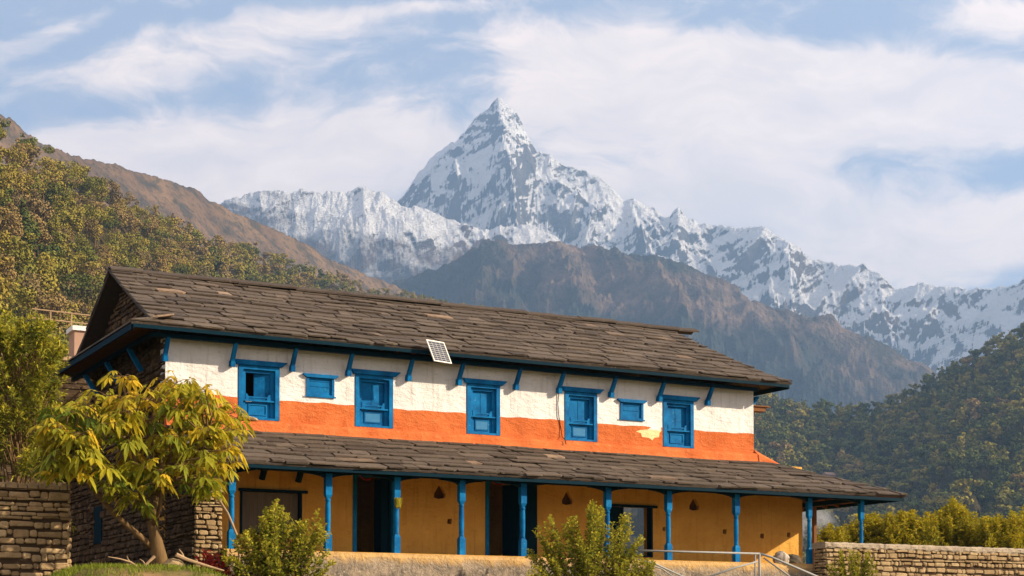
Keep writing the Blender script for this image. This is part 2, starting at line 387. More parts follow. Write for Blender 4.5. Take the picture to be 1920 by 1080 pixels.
def b_snow(q, p):
    g = q.n('ShaderNodeNewGeometry'); pos = g.outputs['Position']; nz = q.n('ShaderNodeSeparateXYZ'); q.l(g.outputs['Normal'], nz.inputs[0])
    ps = q.n('ShaderNodeSeparateXYZ'); q.l(pos, ps.inputs[0])
    big = q.noise(pos, .0011, 6, .6); mid = q.noise(q.scalev(pos, (1, 1, 1.7)), .0024, 10, .66, .8); tv = q.n('ShaderNodeVectorRotate', rotation_type='EULER_XYZ'); q.l(pos, tv.inputs['Vector']); tv.inputs['Rotation'].default_value = (.15, .55, 0); strata = q.noise(q.scalev(tv.outputs[0], (.35, .35, 2.2)), .005, 6, .68, 1.6)
    sl = q.m('ADD', nz.outputs[2], q.m('ADD', q.m('MULTIPLY', q.m('SUBTRACT', mid, .5), 1.35), q.m('MULTIPLY', q.m('SUBTRACT', strata, .5), .75)))
    snow = q.rng(sl, .38, .47)
    line = q.m('ADD', q.m('ADD', ps.outputs[2], q.m('MULTIPLY', q.m('SUBTRACT', big, .5), 500)), q.m('MULTIPLY', q.m('SUBTRACT', mid, .5), 1150))
    line = q.m('MULTIPLY_ADD', q.m('SUBTRACT', ps.outputs[0], 3000), .34, line)
    snow = q.m('MULTIPLY', snow, q.rng(line, 1560, 1860))
    rock = q.mix(q.rng(ps.outputs[2], 1650, 2200), (.17, .105, .062, 1), (.19, .175, .165, 1))
    rock = q.mix(q.rng(mid, .4, .62), rock, (.075, .068, .07, 1))
    c = q.mix(snow, rock, (.93, .92, .92, 1))
    return c, q.m('ADD', q.noise(pos, .012, 8, .7), q.m('MULTIPLY', strata, .8))
M_snow = mat('snow_and_rock', b_snow, .8, .2, (1.0, 60))
def b_midmt(q, p):
    pos = q.n('ShaderNodeNewGeometry').outputs['Position']
    a = q.noise(pos, .0016, 7, .62, .5); b = q.noise(pos, .008, 7, .65)
    c = q.ramp(a, [(0, (.035, .038, .020)), (.42, (.07, .065, .045)), (.50, (.16, .11, .075)), (.60, (.27, .18, .12)), (1, (.22, .15, .09))])
    c = q.mix(q.rng(b, .45, .6, 0, .65), c, (.040, .040, .022, 1))
    pz = q.n('ShaderNodeSeparateXYZ'); q.l(pos, pz.inputs[0]); hgt = q.m('ADD', pz.outputs[2], q.m('MULTIPLY', q.m('SUBTRACT', a, .5), 1800))
    c = q.mix(q.rng(hgt, 450, 1000), (.045, .055, .045, 1), c); c = q.mix(q.rng(q.noise(pos, .03, 6, .7), .50, .62, 0, .5), c, (.04, .04, .03, 1))
    return c, q.m('ADD', b, a)
M_mid = mat('dry_mountain_slope', b_midmt, .95, .05, (1, 70))
def b_brown(q, p):
    g = q.n('ShaderNodeNewGeometry'); pos = g.outputs['Position']
    a = q.noise(pos, .0045, 7, .62, .5); b = q.noise(pos, .022, 7, .68)
    c = q.ramp(a, [(0, (.08, .062, .035)), (.45, (.165, .10, .055)), (.62, (.25, .155, .08)), (1, (.16, .10, .055))])
    c = q.mix(q.rng(b, .46, .60, 0, .85), c, (.070, .060, .042, 1)); c = q.mix(q.rng(q.noise(pos, .08, 5, .7), .52, .62, 0, .7), c, (.05, .05, .03, 1))
    return c, q.m('ADD', b, a)
M_brown = mat('dry_grass_ridge', b_brown, .95, .05, (1, 14))
def b_floor(q, p):
    pos = q.n('ShaderNodeNewGeometry').outputs['Position']
    a = q.noise(pos, .03, 6, .6)
    c = q.ramp(a, [(.3, (.020, .022, .009)), (.55, (.045, .036, .015)), (.75, (.075, .052, .022))])
    return c, q.noise(pos, .12, 6, .7)
M_ffloor = mat('forest_floor', b_floor, .95, .05, (1, 3))

sn_sil = [(300, 420), (420, 400), (560, 400), (680, 385), (740, 362), (757, 345), (772, 320), (790, 300), (806, 277), (835, 258), (858, 240), (880, 215), (900, 200), (918, 184), (935, 166), (948, 175), (967, 190), (977, 212), (985, 230), (997, 248), (1007, 264), (1030, 274), (1050, 285), (1068, 292), (1085, 300), (1110, 308), (1130, 315), (1150, 330), (1170, 352), (1200, 362), (1230, 372), (1255, 382), (1272, 369), (1290, 388), (1330, 405), (1350, 411), (1380, 408), (1420, 405), (1445, 412), (1470, 424), (1485, 440), (1510, 455), (1530, 460), (1580, 470), (1620, 475), (1650, 492), (1680, 512), (1700, 518), (1740, 518), (1770, 524), (1800, 520), (1850, 524), (1890, 512), (1920, 500), (2150, 430)]
Lsnow = Layer(sn_sil, [(300, 8800), (935, 9000), (2150, 8000)], [(300, 3600), (935, 3300), (1700, 3100), (2150, 3100)], 1500, 1500, 330, 620, 620, 11, p=1.12, crest=36, umax=2150, stretch=1.9,
              feats=[(835, .0, 925, .36, 170, 34), (940, .03, 1010, .40, 120, 30), (1180, .0, 1330, .45, 170, 22), (1480, .02, 1500, .4, 120, 22)], fine=1.2)
Lsnow.build('snow_mountain', M_snow)
s0 = [(250, 520), (330, 430), (410, 362), (440, 350), (480, 338), (520, 332), (545, 347), (575, 343), (610, 337), (650, 340), (680, 335), (705, 350), (720, 352), (745, 362), (790, 372), (820, 385), (860, 398), (900, 410), (950, 405), (1000, 408), (1040, 425), (1150, 520), (1300, 640)]
Ls0 = Layer(s0, [(250, 7400), (1300, 7200)], 3000, 900, 1500, 300, 430, 520, 31, p=1.25, crest=34, stretch=.9, umin=250, umax=1300, fine=1.7)
Ls0.build('snow_ridge', M_snow)
mid = [(500, 640), (600, 580), (680, 530), (760, 498), (830, 475), (900, 445), (960, 431), (1030, 428), (1080, 440), (1150, 450), (1210, 452), (1270, 465), (1330, 490), (1400, 530), (1470, 552), (1540, 572), (1600, 600), (1680, 636), (1730, 660), (1780, 690), (1850, 745), (1950, 800)]
Lmid = Layer(mid, [(500, 5600), (1950, 5400)], 3500, 1000, 1300, 360, 400, 430, 47, p=1.15, crest=22, umin=500, umax=1950, stretch=2.6, fine=2.2,
             feats=[(1040, .0, 1250, .75, 120, 46), (1220, .02, 1480, .7, 90, 55), (900, .03, 840, .6, 90, 40)])
Lmid.build('mountain', M_mid)
br = [(-260, 60), (-120, 140), (-30, 190), (0, 212), (25, 226), (60, 250), (100, 268), (140, 283), (190, 295), (260, 317), (330, 334), (365, 350), (400, 372), (440, 392), (480, 408), (530, 432), (570, 452), (620, 480), (680, 507), (740, 530), (850, 575), (1000, 640)]
Lbr = Layer(br, [(-260, 2300), (0, 2500), (700, 3400), (1000, 3700)], [(-260, 1300), (1000, 1900)], 700, 1000, 220, 70, 230, 61, p=1.05, crest=9, umin=-260, umax=1000, fine=1.2)
Lbr.build('hill', M_brown)
# wooded hills: the crest given is the ground, the trees stand on it
lh = [(-500, 60), (-250, 170), (-60, 262), (0, 300), (60, 325), (110, 352), (170, 372), (230, 400), (300, 440), (380, 465), (450, 480), (520, 500), (580, 520), (640, 535), (700, 552), (780, 568), (860, 580), (950, 596), (1040, 612), (1150, 640)]
Llh = Layer(lh, [(-500, 420), (0, 560), (300, 900), (600, 1500), (800, 2000), (1150, 2600)], [(-500, 380), (0, 510), (300, 800), (1150, 1600)], 300, 500, 120, 14, 120, 71, base=-30, p=1.05, crest=2, umin=-500, umax=1150, fine=.8)
Llh.build('hillside', M_ffloor)
rh = [(1120, 800), (1300, 765), (1400, 742), (1440, 752), (1500, 768), (1560, 775), (1640, 775), (1700, 745), (1750, 712), (1800, 685), (1860, 655), (1920, 622), (1970, 612), (2040, 680), (2120, 800), (2250, 960)]
Lrh = Layer(rh, [(1120, 1850), (2300, 1750)], [(1120, 1450), (2300, 1350)], 400, 460, 140, 40, 150, 83, base=-60, p=1.1, crest=4, umin=1120, umax=2250, fine=.8)
Lrh.build('hillside', M_ffloor)

# ground: terrace round the house, then one sheet out to the valley
def ground():
    rs = np.concatenate([np.linspace(0, 70, 141), np.geomspace(74, 13000, 46)]); th = np.linspace(0, 2*np.pi, 241)[:-1]
    Rr, Th = np.meshgrid(rs, th, indexing='ij'); X = 6+Rr*np.cos(Th); Y = -8+Rr*np.sin(Th)
    g_ = np.clip((X+1.0)/1.5, 0, 1); yard = -.60-.62*g_*g_*(3-2*g_)-.45*np.clip((-3.0-X)/1.2, 0, 1)+.10*fbm(X*.35, Y*.35, 4, 3)
    bank = np.clip((-Y-5.9)/6.5, 0, 1); bank = bank*bank*(3-2*bank)
    Z = yard-3.05*bank
    far = np.clip((np.hypot(X-6, Y-3)-62)/600, 0, 1)
    Z = Z-far*165+far*0
    Z = np.where((Y < -20) & (Rr < 900), np.maximum(Z, -3.6+.05*fbm(X*.3, Y*.3, 3, 8)), Z)
    X = np.clip(X, -3700, 8500); Y = np.clip(Y, -400, 11000)
    n, k = X.shape
    V = np.stack([X, Y, Z], -1).reshape(-1, 3); f = []
    i = (np.arange(n-1)[:, None]*k+np.arange(k)[None]).ravel(); j = (np.arange(n-1)[:, None]*k+(np.arange(k)[None]+1) % k).ravel()
    def bg(q, p):
        v = obj(q); a = q.noise(v, .5, 6, .6); b = q.noise(v, 6, 5, .65)
        c = q.ramp(a, [(.35, (.075, .095, .022)), (.5, (.11, .11, .03)), (.62, (.24, .15, .075))])
        return q.mix(q.rng(b, .45, .65, 0, .5), c, (.10, .075, .04, 1)), b
    tag(np_mesh('ground', V, np.stack([i, i+k, j+k, j], 1), mat('soil_and_turf', bg, .95, .05, (.8, .04)), smooth=True), kind='structure')
ground()
def ground_z(x, y):
    bank = min(max((-y-5.9)/6.5, 0), 1); bank = bank*bank*(3-2*bank)
    g_ = min(max((x+1.0)/1.5, 0), 1)
    return -.60-.62*g_*g_*(3-2*g_)-.45*min(max((-3.0-x)/1.2, 0), 1)-3.05*bank

# ------------------------------------------------------------------ haze
def haze():
    mb = MB(); mb.box(-3800, 8600, -420, 11200, VALLEY-12, 3500)
    m = bpy.data.materials.new('thin_haze'); m.use_nodes = True; q = NT(m.node_tree)
    v = q.n('ShaderNodeVolumePrincipled'); v.inputs['Color'].default_value = (.35, .60, 1.0, 1); v.inputs['Density'].default_value = 8.8e-5; v.inputs['Anisotropy'].default_value = .15
    o = q.n('ShaderNodeOutputMaterial'); q.l(v.outputs[0], o.inputs[1])
    h = mb.build('haze', m); tag(h, 'thin blue haze filling the valley before the mountains', 'haze', kind='stuff')
haze()
# ------------------------------------------------------------------ farmhouse
rnd = random.Random(5)
house = empty('farmhouse', (8.6, 0, -.5), 'long two storey farmhouse with slate roofs, white and orange upper wall and blue woodwork', 'house')
H = house
ZR, YR, ZE, E_, ZV, DV, ZS, DP = 7.50, 3.74, 5.33, .776, 1.975, 2.906, 3.06, 2.406

class Slope:
    def __init__(s, y0, z0, y1, z1, sag=.03, seed=1):
        s.y0, s.z0 = y0, z0; d = math.hypot(y1-y0, z1-z0); s.len = d; s.cy = (y1-y0)/d; s.cz = (z1-z0)/d; s.sag = sag; s.seed = seed
        s.ny, s.nz = (-s.cz, s.cy) if s.cy > 0 else (s.cz, -s.cy)
        if s.cy < 0: s.ny, s.nz = s.cz, -s.cy
    def p(s, x, t, h=0):
        w = s.sag*(math.sin(x*.55+s.seed)+.6*math.sin(x*1.3+t*.9+s.seed*2))*.5
        return (x, s.y0+t*s.cy+s.ny*(h+w), s.z0+t*s.cz+s.nz*(h+w))
def slates(mb, sl, n, xl, xr, wmin, wmax, r, flip=False):
    ex = sl.len/n
    for i in range(n):
        t0 = i*ex; x = xl(t0)-r.random()*.3
        ext = xr(t0)
        wave = r.random()*6
        while x < ext:
            w = r.uniform(wmin, wmax)
            a = max(x, xl(t0)-r.uniform(0, .05)); b = min(x+w, ext+r.uniform(0, .05))
            x += w
            if b-a < .06: continue
            tl = t0+r.uniform(-.045, .03)+.02*math.sin(x*1.1+wave); th = r.uniform(.026, .05); tu = min(t0+ex*1.28, sl.len)
            hl = .052+r.uniform(-.012, .026); hu = .012
            sk = r.uniform(-.16, .10); g = .006
            a2 = max(a+sk, xl(tu)) if xl(tu) > xl(t0)+.01 else a+sk*(a > xl(t0)+.02)
            b2 = b+sk
            if xr(tu) < xr(t0)-.01 or b >= ext-.02: b2 = min(b2, xr(tu)+.02)
            if b2-a2 < .03: b2 = a2+.03
            tone = min(max(r.gauss(.45, .2), 0), .92) if r.random() > .010 else r.uniform(.95, 1)
            low = [(a+g, tl+r.uniform(-.012, .012)), (b-g, tl+r.uniform(-.012, .012))]
            cut = r.random()
            if cut < .35 and b-a > .3:
                c = r.uniform(.06, .16); low = [low[0], (b-g-c, low[1][1]), (b-g, low[1][1]+c*.6)]
            elif cut < .5 and b-a > .3:
                c = r.uniform(.05, .12); low = [(a+g, low[0][1]+c*.6), (a+g+c, low[0][1]), low[1]]
            poly = low+[(b2-g, tu), (a2+g, tu)]
            tilt = r.uniform(-.008, .008)
            def hh(t, x_): return hl+(hu-hl)*min(max((t-tl)/(tu-tl), 0), 1)+tilt*(x_-a)/(b-a)
            top = [sl.p(px_, t, hh(t, px_)+.0) for px_, t in poly]; bot = [sl.p(px_, t, hh(t, px_)-th) for px_, t in poly]
            k = len(poly)
            mb.add(top+bot, [tuple(range(k)), tuple(range(2*k-1, k-1, -1))]+[(j, j+k, (j+1) % k+k, (j+1) % k) for j in range(k)], tone)
def deck(mb, sl, xl, xr, th, n=12, xs=24):
    """solid boarding under the slates"""
    T = [sl.len*i/n for i in range(n+1)]; vs = []; fs = []
    for h in (0, -th):
        for t in T:
            for j in range(xs+1):
                x = xl(t)+(xr(t)-xl(t))*j/xs; vs.append(sl.p(x, t, h))
    m = xs+1; o = (n+1)*m
    for i in range(n):
        for j in range(xs):
            a = i*m+j; fs += [(a, a+1, a+m+1, a+m), (o+a+m, o+a+m+1, o+a+1, o+a)]
    for j in range(xs): fs += [(j, j+o, j+1+o, j+1), (n*m+j+1, n*m+j+1+o, n*m+j+o, n*m+j)]
    for i in range(n):
        a = i*m; fs += [(a+m, a+m+o, a+o, a), (a+xs, a+xs+o, a+m+xs+o, a+m+xs)]
    mb.add(vs, fs, .1)
def interp(pts):
    xs_, ys_ = zip(*pts); return lambda t: float(np.interp(t, xs_, ys_))

# upper roof
rs = random.Random(11)
up = Slope(-E_, ZE, YR, ZR, .03, 1.3); rear = Slope(8.16, 5.40, YR, ZR, .03, 2.1)
xlU = interp([(0, -1.03), (.10, -.95), (.19, -.48), (9, -.42)])
def yr2t(y): return (y+E_)/up.cy
xrU = interp([(0, 18.08), (yr2t(-.65), 17.88), (yr2t(-.03), 17.57), (yr2t(.6), 17.39), (yr2t(1.32), 17.2), (yr2t(2.56), 16.98), (9, 16.90)])
mb = MB(); slates(mb, up, 13, xlU, xrU, .28, .85, rs); deck(mb, up, xlU, xrU, .07)
roof = mb.build('upper_roof', M_slate, H)
mb = MB(); slates(mb, rear, 9, xlU, xrU, .5, 1.2, rs); deck(mb, rear, xlU, xrU, .07)
mb.build('rear_roof', M_slate, H)
# ridge capping of overlapping flat stones
mb = MB(); x = -.46
while x < 17.25:
    w = rs.uniform(.7, 1.3); z = ZR+.055+rs.uniform(-.012, .02)
    for sgn in (-1, 1):
        mb.hex([(x, YR, z+.015), (x+w+.05, YR, z+.03), (x+w+.05, YR+sgn*.22, z-.085), (x, YR+sgn*.22, z-.10),
                (x, YR, z+.06), (x+w+.05, YR, z+.075), (x+w+.05, YR+sgn*.23, z-.04), (x, YR+sgn*.23, z-.055)][::1] if sgn > 0 else
               [(x, YR+sgn*.22, z-.10), (x+w+.05, YR+sgn*.22, z-.085), (x+w+.05, YR, z+.03), (x, YR, z+.015),
                (x, YR+sgn*.23, z-.055), (x+w+.05, YR+sgn*.23, z-.04), (x+w+.05, YR, z+.075), (x, YR, z+.06)], rs.uniform(0, .3))
    x += w
mb.build('ridge_capping', M_slate, H)
# side skirts (pent strips along both gables)
def skirt(name, xo, xi, zo0, zo1, zi0, zi1, y0, y1):
    mb = MB(); n = 9; c = 2
    for k in range(n):
        ya, yb = y0+(y1-y0)*k/n, y0+(y1-y0)*(k+1)/n-.01
        for j in range(c):
            f0, f1 = j/c, (j+1.25)/c if j < c-1 else 1
            def pt(f, y, h): g = (y-y0)/(y1-y0); return (xo+(xi-xo)*f, y, (zo0+(zo1-zo0)*g)*(1-f)+(zi0+(zi1-zi0)*g)*f+h)
            h0, h1 = .045, .012
            v = [pt(f0, ya, h0-.04), pt(f0, yb, h0-.04), pt(f1, yb, h1-.04), pt(f1, ya, h1-.04), pt(f0, ya, h0), pt(f0, yb, h0), pt(f1, yb, h1), pt(f1, ya, h1)]
            if xi > xo: v = [v[i] for i in (1, 0, 3, 2, 5, 4, 7, 6)]
            mb.hex(v, rs.random())
    a, b = sorted((xo, xi)); 
    mb.build(name, M_slate, H)
skirt('side_eave', -1.03, .0, 5.33, 5.42, 5.62, 5.72, -.70, 8.1)
mb = MB(); ys = [-.70, -.4, -.03, .3, .6]+[.6+.75*k for k in range(1, 11)]
def inner(y):
    if y <= .6: t = yr2t(y); a = up.p(xrU(t)-.02, t, .0); return a[0], a[2]
    return 17.37, 5.99
for ya, yb in zip(ys[:-1], ys[1:]):
    (xa, za), (xb, zb) = inner(ya), inner(yb)
    mb.hex([(18.06, ya, 5.27), (18.06, yb-.01, 5.27), (xb, yb-.01, zb-.03), (xa, ya, za-.03), (18.08, ya, 5.325), (18.08, yb-.01, 5.325), (xb, yb-.01, zb+.02), (xa, ya, za+.02)], rs.random())
mb.build('side_eave', M_slate, H)
# fascia, purlin and rafters of the upper eaves
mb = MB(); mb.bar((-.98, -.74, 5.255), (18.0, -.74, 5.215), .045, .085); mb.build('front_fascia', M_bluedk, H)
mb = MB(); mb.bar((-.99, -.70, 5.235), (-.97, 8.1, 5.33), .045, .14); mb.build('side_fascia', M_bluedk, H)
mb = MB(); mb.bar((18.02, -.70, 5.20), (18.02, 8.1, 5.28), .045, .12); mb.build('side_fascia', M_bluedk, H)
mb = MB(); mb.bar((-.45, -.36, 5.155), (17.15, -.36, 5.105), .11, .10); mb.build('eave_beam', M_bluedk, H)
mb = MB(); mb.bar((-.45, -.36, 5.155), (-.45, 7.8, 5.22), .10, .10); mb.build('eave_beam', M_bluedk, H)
mb = MB()
k = 0
x = -.2
while x < 17.3:
    t0 = .08; p0 = up.p(x, t0, -.12); p1 = up.p(x, 1.7, -.12); mb = MB(); mb.bar(p0, p1, .07, .09, rs.random()); x += .46; mb.build('rafter', M_wood, H)
mb = MB(); y = -.3
while y < 7.8:
    mb = MB(); mb.bar((-.93, y, 5.30), (.1, y, 5.56), .07, .08); y += .6; mb.build('rafter', M_wood, H)

# walls with true openings
def cut_wall(name, m, box_, cutters, parent, niches=(), poly=None):
    mb = MB(); (mb.prism(poly, box_[2], box_[3]) if poly else mb.box(*box_)); w = mb.build(name, m, None)
    me0 = w.data
    cb = MB()
    for c in cutters: cb.box(*c)
    for poly, y0, y1 in niches: cb.prism(poly, y0, y1)
    co = cb.build('cutter', m, None)
    md = w.modifiers.new('b', 'BOOLEAN'); md.object = co; md.operation = 'DIFFERENCE'; md.solver = 'EXACT'; md.use_self = True
    dg = bpy.context.evaluated_depsgraph_get(); me = bpy.data.meshes.new_from_object(w.evaluated_get(dg))
    bpy.data.objects.remove(w); bpy.data.objects.remove(co)
    me.materials.clear(); o = link(name, me, m, parent)
    return o
WIN = [('win', 1.80, 2.87), ('win', 4.87, 5.93), ('win', 8.02, 9.02), ('win', 10.98, 12.02), ('win', 14.15, 15.20)]
ZB, ZT = 3.335, 4.79
SW = [(3.51, 4.37), (12.69, 13.56)]
# upper wall: white field over an orange band, 0.45 m thick
cuts = [(a+.0, b-.0, -.2, .22, ZB, ZT) for _, a, b in WIN]+[(1.98, 2.66, -.2, .7, 3.83, 4.62)]
scuts = [(a+.06, b-.06, -.2, .12, 4.0, 4.50) for a, b in SW]
cut_wall('upper_wall', M_white, (0, 17.28, 0, .45, 3.70, 5.20), [c_ for c_ in cuts]+scuts, H)
cut_wall('orange_band', M_orange, (0, 17.28, -.007, -.0005, 3.0, 3.86), cuts, H, (), [(0, 3.0), (17.28, 3.0)]+[(17.28*(1-i_/90), 3.862+.012*math.sin(i_*1.3)+.010*math.sin(i_*.37+2)+rnd.uniform(-.006, .006)) for i_ in range(91)])
cut_wall('spandrel_wall', M_orange, (0, 17.28, .0, .449, 3.0, 3.70), cuts, H)
# sloping mud ledge at the foot of the orange band
mb = MB(); n = 60
vs = []; fs = []
for i in range(n+1):
    x = -.02+(17.34+.02)*i/n; j = .012*math.sin(i*1.7)+.010*math.sin(i*.61+1)
    ex = max(0, (i-n+3))/3
    vs += [(x, .02, 3.33), (x, -.03, 3.315+j*.5), (x, -.15-j, 3.27+j), (x, -.185-j, 3.21+j), (x, -.21-j, 3.09), (x, -.25, 3.0), (x, .02, 3.0)]
for i in range(n):
    for k in range(6): a = i*7+k; fs.append((a+7, a, a+1, a+8)[::-1])
fs += [tuple(range(7))[::1], tuple(range(n*7, n*7+7))[::-1]]
mb.add(vs, fs)
mb.add([(17.3, .02, 3.42), (17.3, -.21, 3.24), (17.3, -.25, 3.05), (17.3, .3, 3.05), (18.15, -.32, 2.93), (18.0, .25, 3.02)],
       [(0, 1, 2, 3), (0, 5, 4, 1), (1, 4, 2), (0, 3, 5), (2, 4, 5, 3)])
mb.build('mud_ledge', M_orange, H, smooth=False)
# other upper walls
mb = MB(); mb.box(16.83, 17.28, .45, 7.4, 3.0, 5.4); mb.box(.45, 16.83, 6.95, 7.4, 0, 5.4); mb.build('rear_wall', M_ochre, H)
mb = MB(); mb.prism([(.45, 4.95), (16.8, 4.95), (16.8, 5.05), (.45, 5.05)], .45, 6.95); mb.build('upper_ceiling', M_wood, H)
# side wall plaster behind its stones, up to the gable point
mb = MB(); Y0 = 0
mb.add([(.02, .451, -.6), (.02, 7.4, -.6), (.02, 7.4, 5.55), (.02, YR, 7.35), (.02, .451, 5.72), (.45, .451, -.6), (.45, 7.4, -.6), (.45, 7.4, 5.55), (.45, YR, 7.35), (.45, .451, 5.72)],
       [(0, 4, 3, 2, 1), (5, 6, 7, 8, 9), (0, 1, 6, 5), (1, 2, 7, 6), (2, 3, 8, 7), (3, 4, 9, 8), (4, 0, 5, 9)])
mb.build('side_wall', M_mortar, H)
mb = MB(); mb.add([(16.84, .3, 5.2), (16.84, 7.4, 5.2), (16.84, YR, 7.3), (17.26, .3, 5.2), (17.26, 7.4, 5.2), (17.26, YR, 7.3)], [(0, 2, 1), (3, 4, 5), (0, 1, 4, 3), (1, 2, 5, 4), (2, 0, 3, 5)]); mb.build('gable_wall', M_stone, H)

def stones(mb, org, u, n, L, Hh, ch, lmin, lmax, r, inside=None, dep=.10, jut=.035):
    """courses of rough flat stones; org = lower corner, u = along, n = outward"""
    org = Vector(org); u = Vector(u); n = Vector(n); z = Vector((0, 0, 1)); h = 0
    while h < Hh-.01:
        c = min(r.uniform(ch*.5, ch*1.6), Hh-h); x = -r.random()*lmax*.5
        slope = r.uniform(-.012, .012)
        while x < L:
            l = r.choice((r.uniform(lmin*.6, lmin*1.3), r.uniform(lmin, lmax), r.uniform(lmin, lmax*1.25)))*(1.0 if c < ch else .8)
            a, b = max(x, 0)+.007, min(x+l, L)-.007; x += l
            if b-a < .05: continue
            mx, mz = (a+b)/2, h+c/2
            if inside and not inside(mx, mz): continue
            hh = c*r.uniform(.6, .98)-.006; o = r.uniform(0, jut*1.4); k = min(.028, (b-a)*.2, hh*.3)
            z0 = h+(c-hh)*r.random()
            def P(s, t, d): return org+u*s+z*(t+slope*s*.5)+n*d
            j = lambda q_=.010: r.uniform(-q_, q_)
            front = [(a+k+j(), z0+j()), (b-k+j(), z0+j()), (b+j(.004), z0+k+j()), (b+j(.004), z0+hh-k+j()), (b-k*1.4+j(), z0+hh+j(.006)), (a+k+j(), z0+hh+j(.006)), (a+j(.004), z0+hh-k+j()), (a+j(.004), z0+k+j())]
            cx_ = (a+b)/2; cz_ = z0+hh/2; m8 = len(front)
            vb = [P(s, t, -.03) for s, t in front]; vm = [P(s, t, o+.012+j(.006)) for s, t in front]
            ins = min(.82, 1-.05/(b-a)); 
            vf = [P(cx_+(s-cx_)*ins, cz_+(t-cz_)*.72, o+.030+j(.006)) for s, t in front]
            cross = u.cross(z).dot(n) < 0
            fs = []
            for q_ in range(2):
                for i in range(m8): fs.append((q_*m8+i, q_*m8+(i+1) % m8, (q_+1)*m8+(i+1) % m8, (q_+1)*m8+i))
            fs.append(tuple(range(2*m8, 3*m8)))
            if cross: fs = [f[::-1] for f in fs]
            mb.add(vb+vm+vf, fs, min(max(r.gauss(.5, .25), 0), 1))
        h += c
rw = random.Random(21)
mb = MB()
def gable_in(s, t):   # s measured from rear to front
    y = 7.4-s; z = -.6+t
    if 6.1 < y < 7.0 and .55 < z < 1.6: return False
    return z < 7.3-abs(y-YR)*.49
stones(mb, (.02, 7.4, -.6), (0, -1, 0), (-1, 0, 0), 7.4, 7.9, .13, .22, .55, rw, gable_in)
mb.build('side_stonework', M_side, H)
mb = MB(); mb.box(.03, 3.2, 7.42, 10.4, -.6, 2.75); mb.build('lean_to_core', M_mortar, H)
mb = MB(); stones(mb, (.02, 10.4, -.6), (0, -1, 0), (-1, 0, 0), 3.0, 3.3, .13, .22, .55, rw); mb.build('lean_to_stonework', M_side, H)
mb = MB(); mb.hex([(-.35, 7.42, 2.76), (3.5, 7.42, 2.95), (3.5, 10.8, 2.75), (-.35, 10.8, 2.6), (-.35, 7.42, 2.84), (3.5, 7.42, 3.03), (3.5, 10.8, 2.83), (-.35, 10.8, 2.68)], .2); mb.build('lean_to_roof', M_slate, H)
mb = MB(); mb.box(-.015, .10, 6.12, 6.98, .57, 1.58); mb.build('side_window', M_bluedk, H)
# stone cheek wall at the left end of the verandah
ck = MB(); ck.box(.04, .66, -DP+.04, 0, -.6, 1.93)
ck.build('cheek_core', M_mortar, H)
mb = MB(); stones(mb, (.03, -DP+.04, -.62), (1, 0, 0), (0, -1, 0), .64, 2.54, .088, .16, .42, rw); mb.build('cheek_stonework', M_stonelt, H)
mb = MB(); stones(mb, (.04, .0, -.62), (0, -1, 0), (-1, 0, 0), 2.37, 2.54, .095, .18, .45, rw); mb.build('cheek_stonework', M_side, H)  # side face takes the stone with shade painted into its colour

# ground floor front wall: doors, windows, lamp niches and putlog holes
D1 = (4.83, 6.02); D2 = (8.58, 9.75)
def nic(u, v, s=1):
    cx_, cz_ = U(u, v, 0); cz_ -= .02
    return [(cx_-.17*s, cz_-.15*s), (cx_-.05*s, cz_-.185*s), (cx_+.14*s, cz_-.15*s), (cx_+.165*s, cz_-.05*s), (cx_+.03*s, cz_+.17*s), (cx_-.03*s, cz_+.17*s), (cx_-.17*s, cz_-.05*s)]
def hole(u, v, w=.07, h=.075):
    cx_, cz_ = U(u, v, 0); return [(cx_-w, cz_-h*.7), (cx_+w*.7, cz_-h), (cx_+w, cz_+h), (cx_-w*.8, cz_+h*.9)]
NI = [nic(825, 921), nic(1064, 933), nic(1302, 944)]
HO = [hole(843, 978), hole(1359, 997), hole(1338, 1036, .10, .04), hole(1429, 1005), hole(1479, 1003), hole(1245, 992, .05, .06)]
WL = (1.87, 3.47, .52, 1.60); WR = (12.35, 13.80, .22, 1.62)
cut_wall('lower_wall', M_ochre, (.01, 19.02, 0, .45, -.45, 3.0),
         [(D1[0], D1[1], -.2, .7, 0, 2.19), (D2[0], D2[1], -.2, .7, 0, 2.19), (WL[0], WL[1], -.2, .7, WL[2], WL[3]), (WR[0], WR[1], -.2, .7, WR[2], WR[3])],
         H, [(p_, -.2, .14) for p_ in NI+HO])
for i_, p_ in enumerate(NI+HO): mb = MB(); mb.prism(p_, .12, .139); mb.build('lamp_niche' if i_ < 3 else 'wall_hole', M_darkclay, H)
mb = MB(); mb.box(18.57, 19.02, .45, 3.2, -.45, 2.3); mb.box(17.3, 18.57, 2.75, 3.2, -.45, 2.3); mb.build('end_room_wall', M_ochre, H)
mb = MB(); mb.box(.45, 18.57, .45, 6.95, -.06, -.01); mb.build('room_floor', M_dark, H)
# plinth
mb = MB(); n = 70; vs = []; fs = []
prof = [(-2.0, .0), (-2.52, .0), (-2.60, -.03), (-2.64, -.10), (-2.66, -.30), (-2.72, -1.3)]
for i in range(n+1):
    x = .68+(19.45-.68)*i/n
    for k, (y, z) in enumerate(prof):
        jj = (.012*math.sin(i*2.1+k)+.010*math.sin(i*.7+k*2))*(k > 0); vs.append((x, y+jj, z+jj*.6*(k > 1)))
for i in range(n):
    for k in range(5): a = i*6+k; fs.append((a, a+1, a+7, a+6))
mb.add(vs, fs); b0 = len(mb.v)
mb.box(.68, 19.45, -2.0, 0, -1.3, -.0005)
mb.box(17.3, 19.45, 0, 3.3, -1.3, -.002)
mb.add([(19.45, y, z) for y, z in prof]+[(19.45, -2.0, -1.3)], [tuple(range(7))])
mb.build('plinth', M_plinth, H)
mb = MB(); mb.box(.68, 19.43, -2.50, -.001, .0, .012); mb.build('verandah_floor', M_ochre, H)

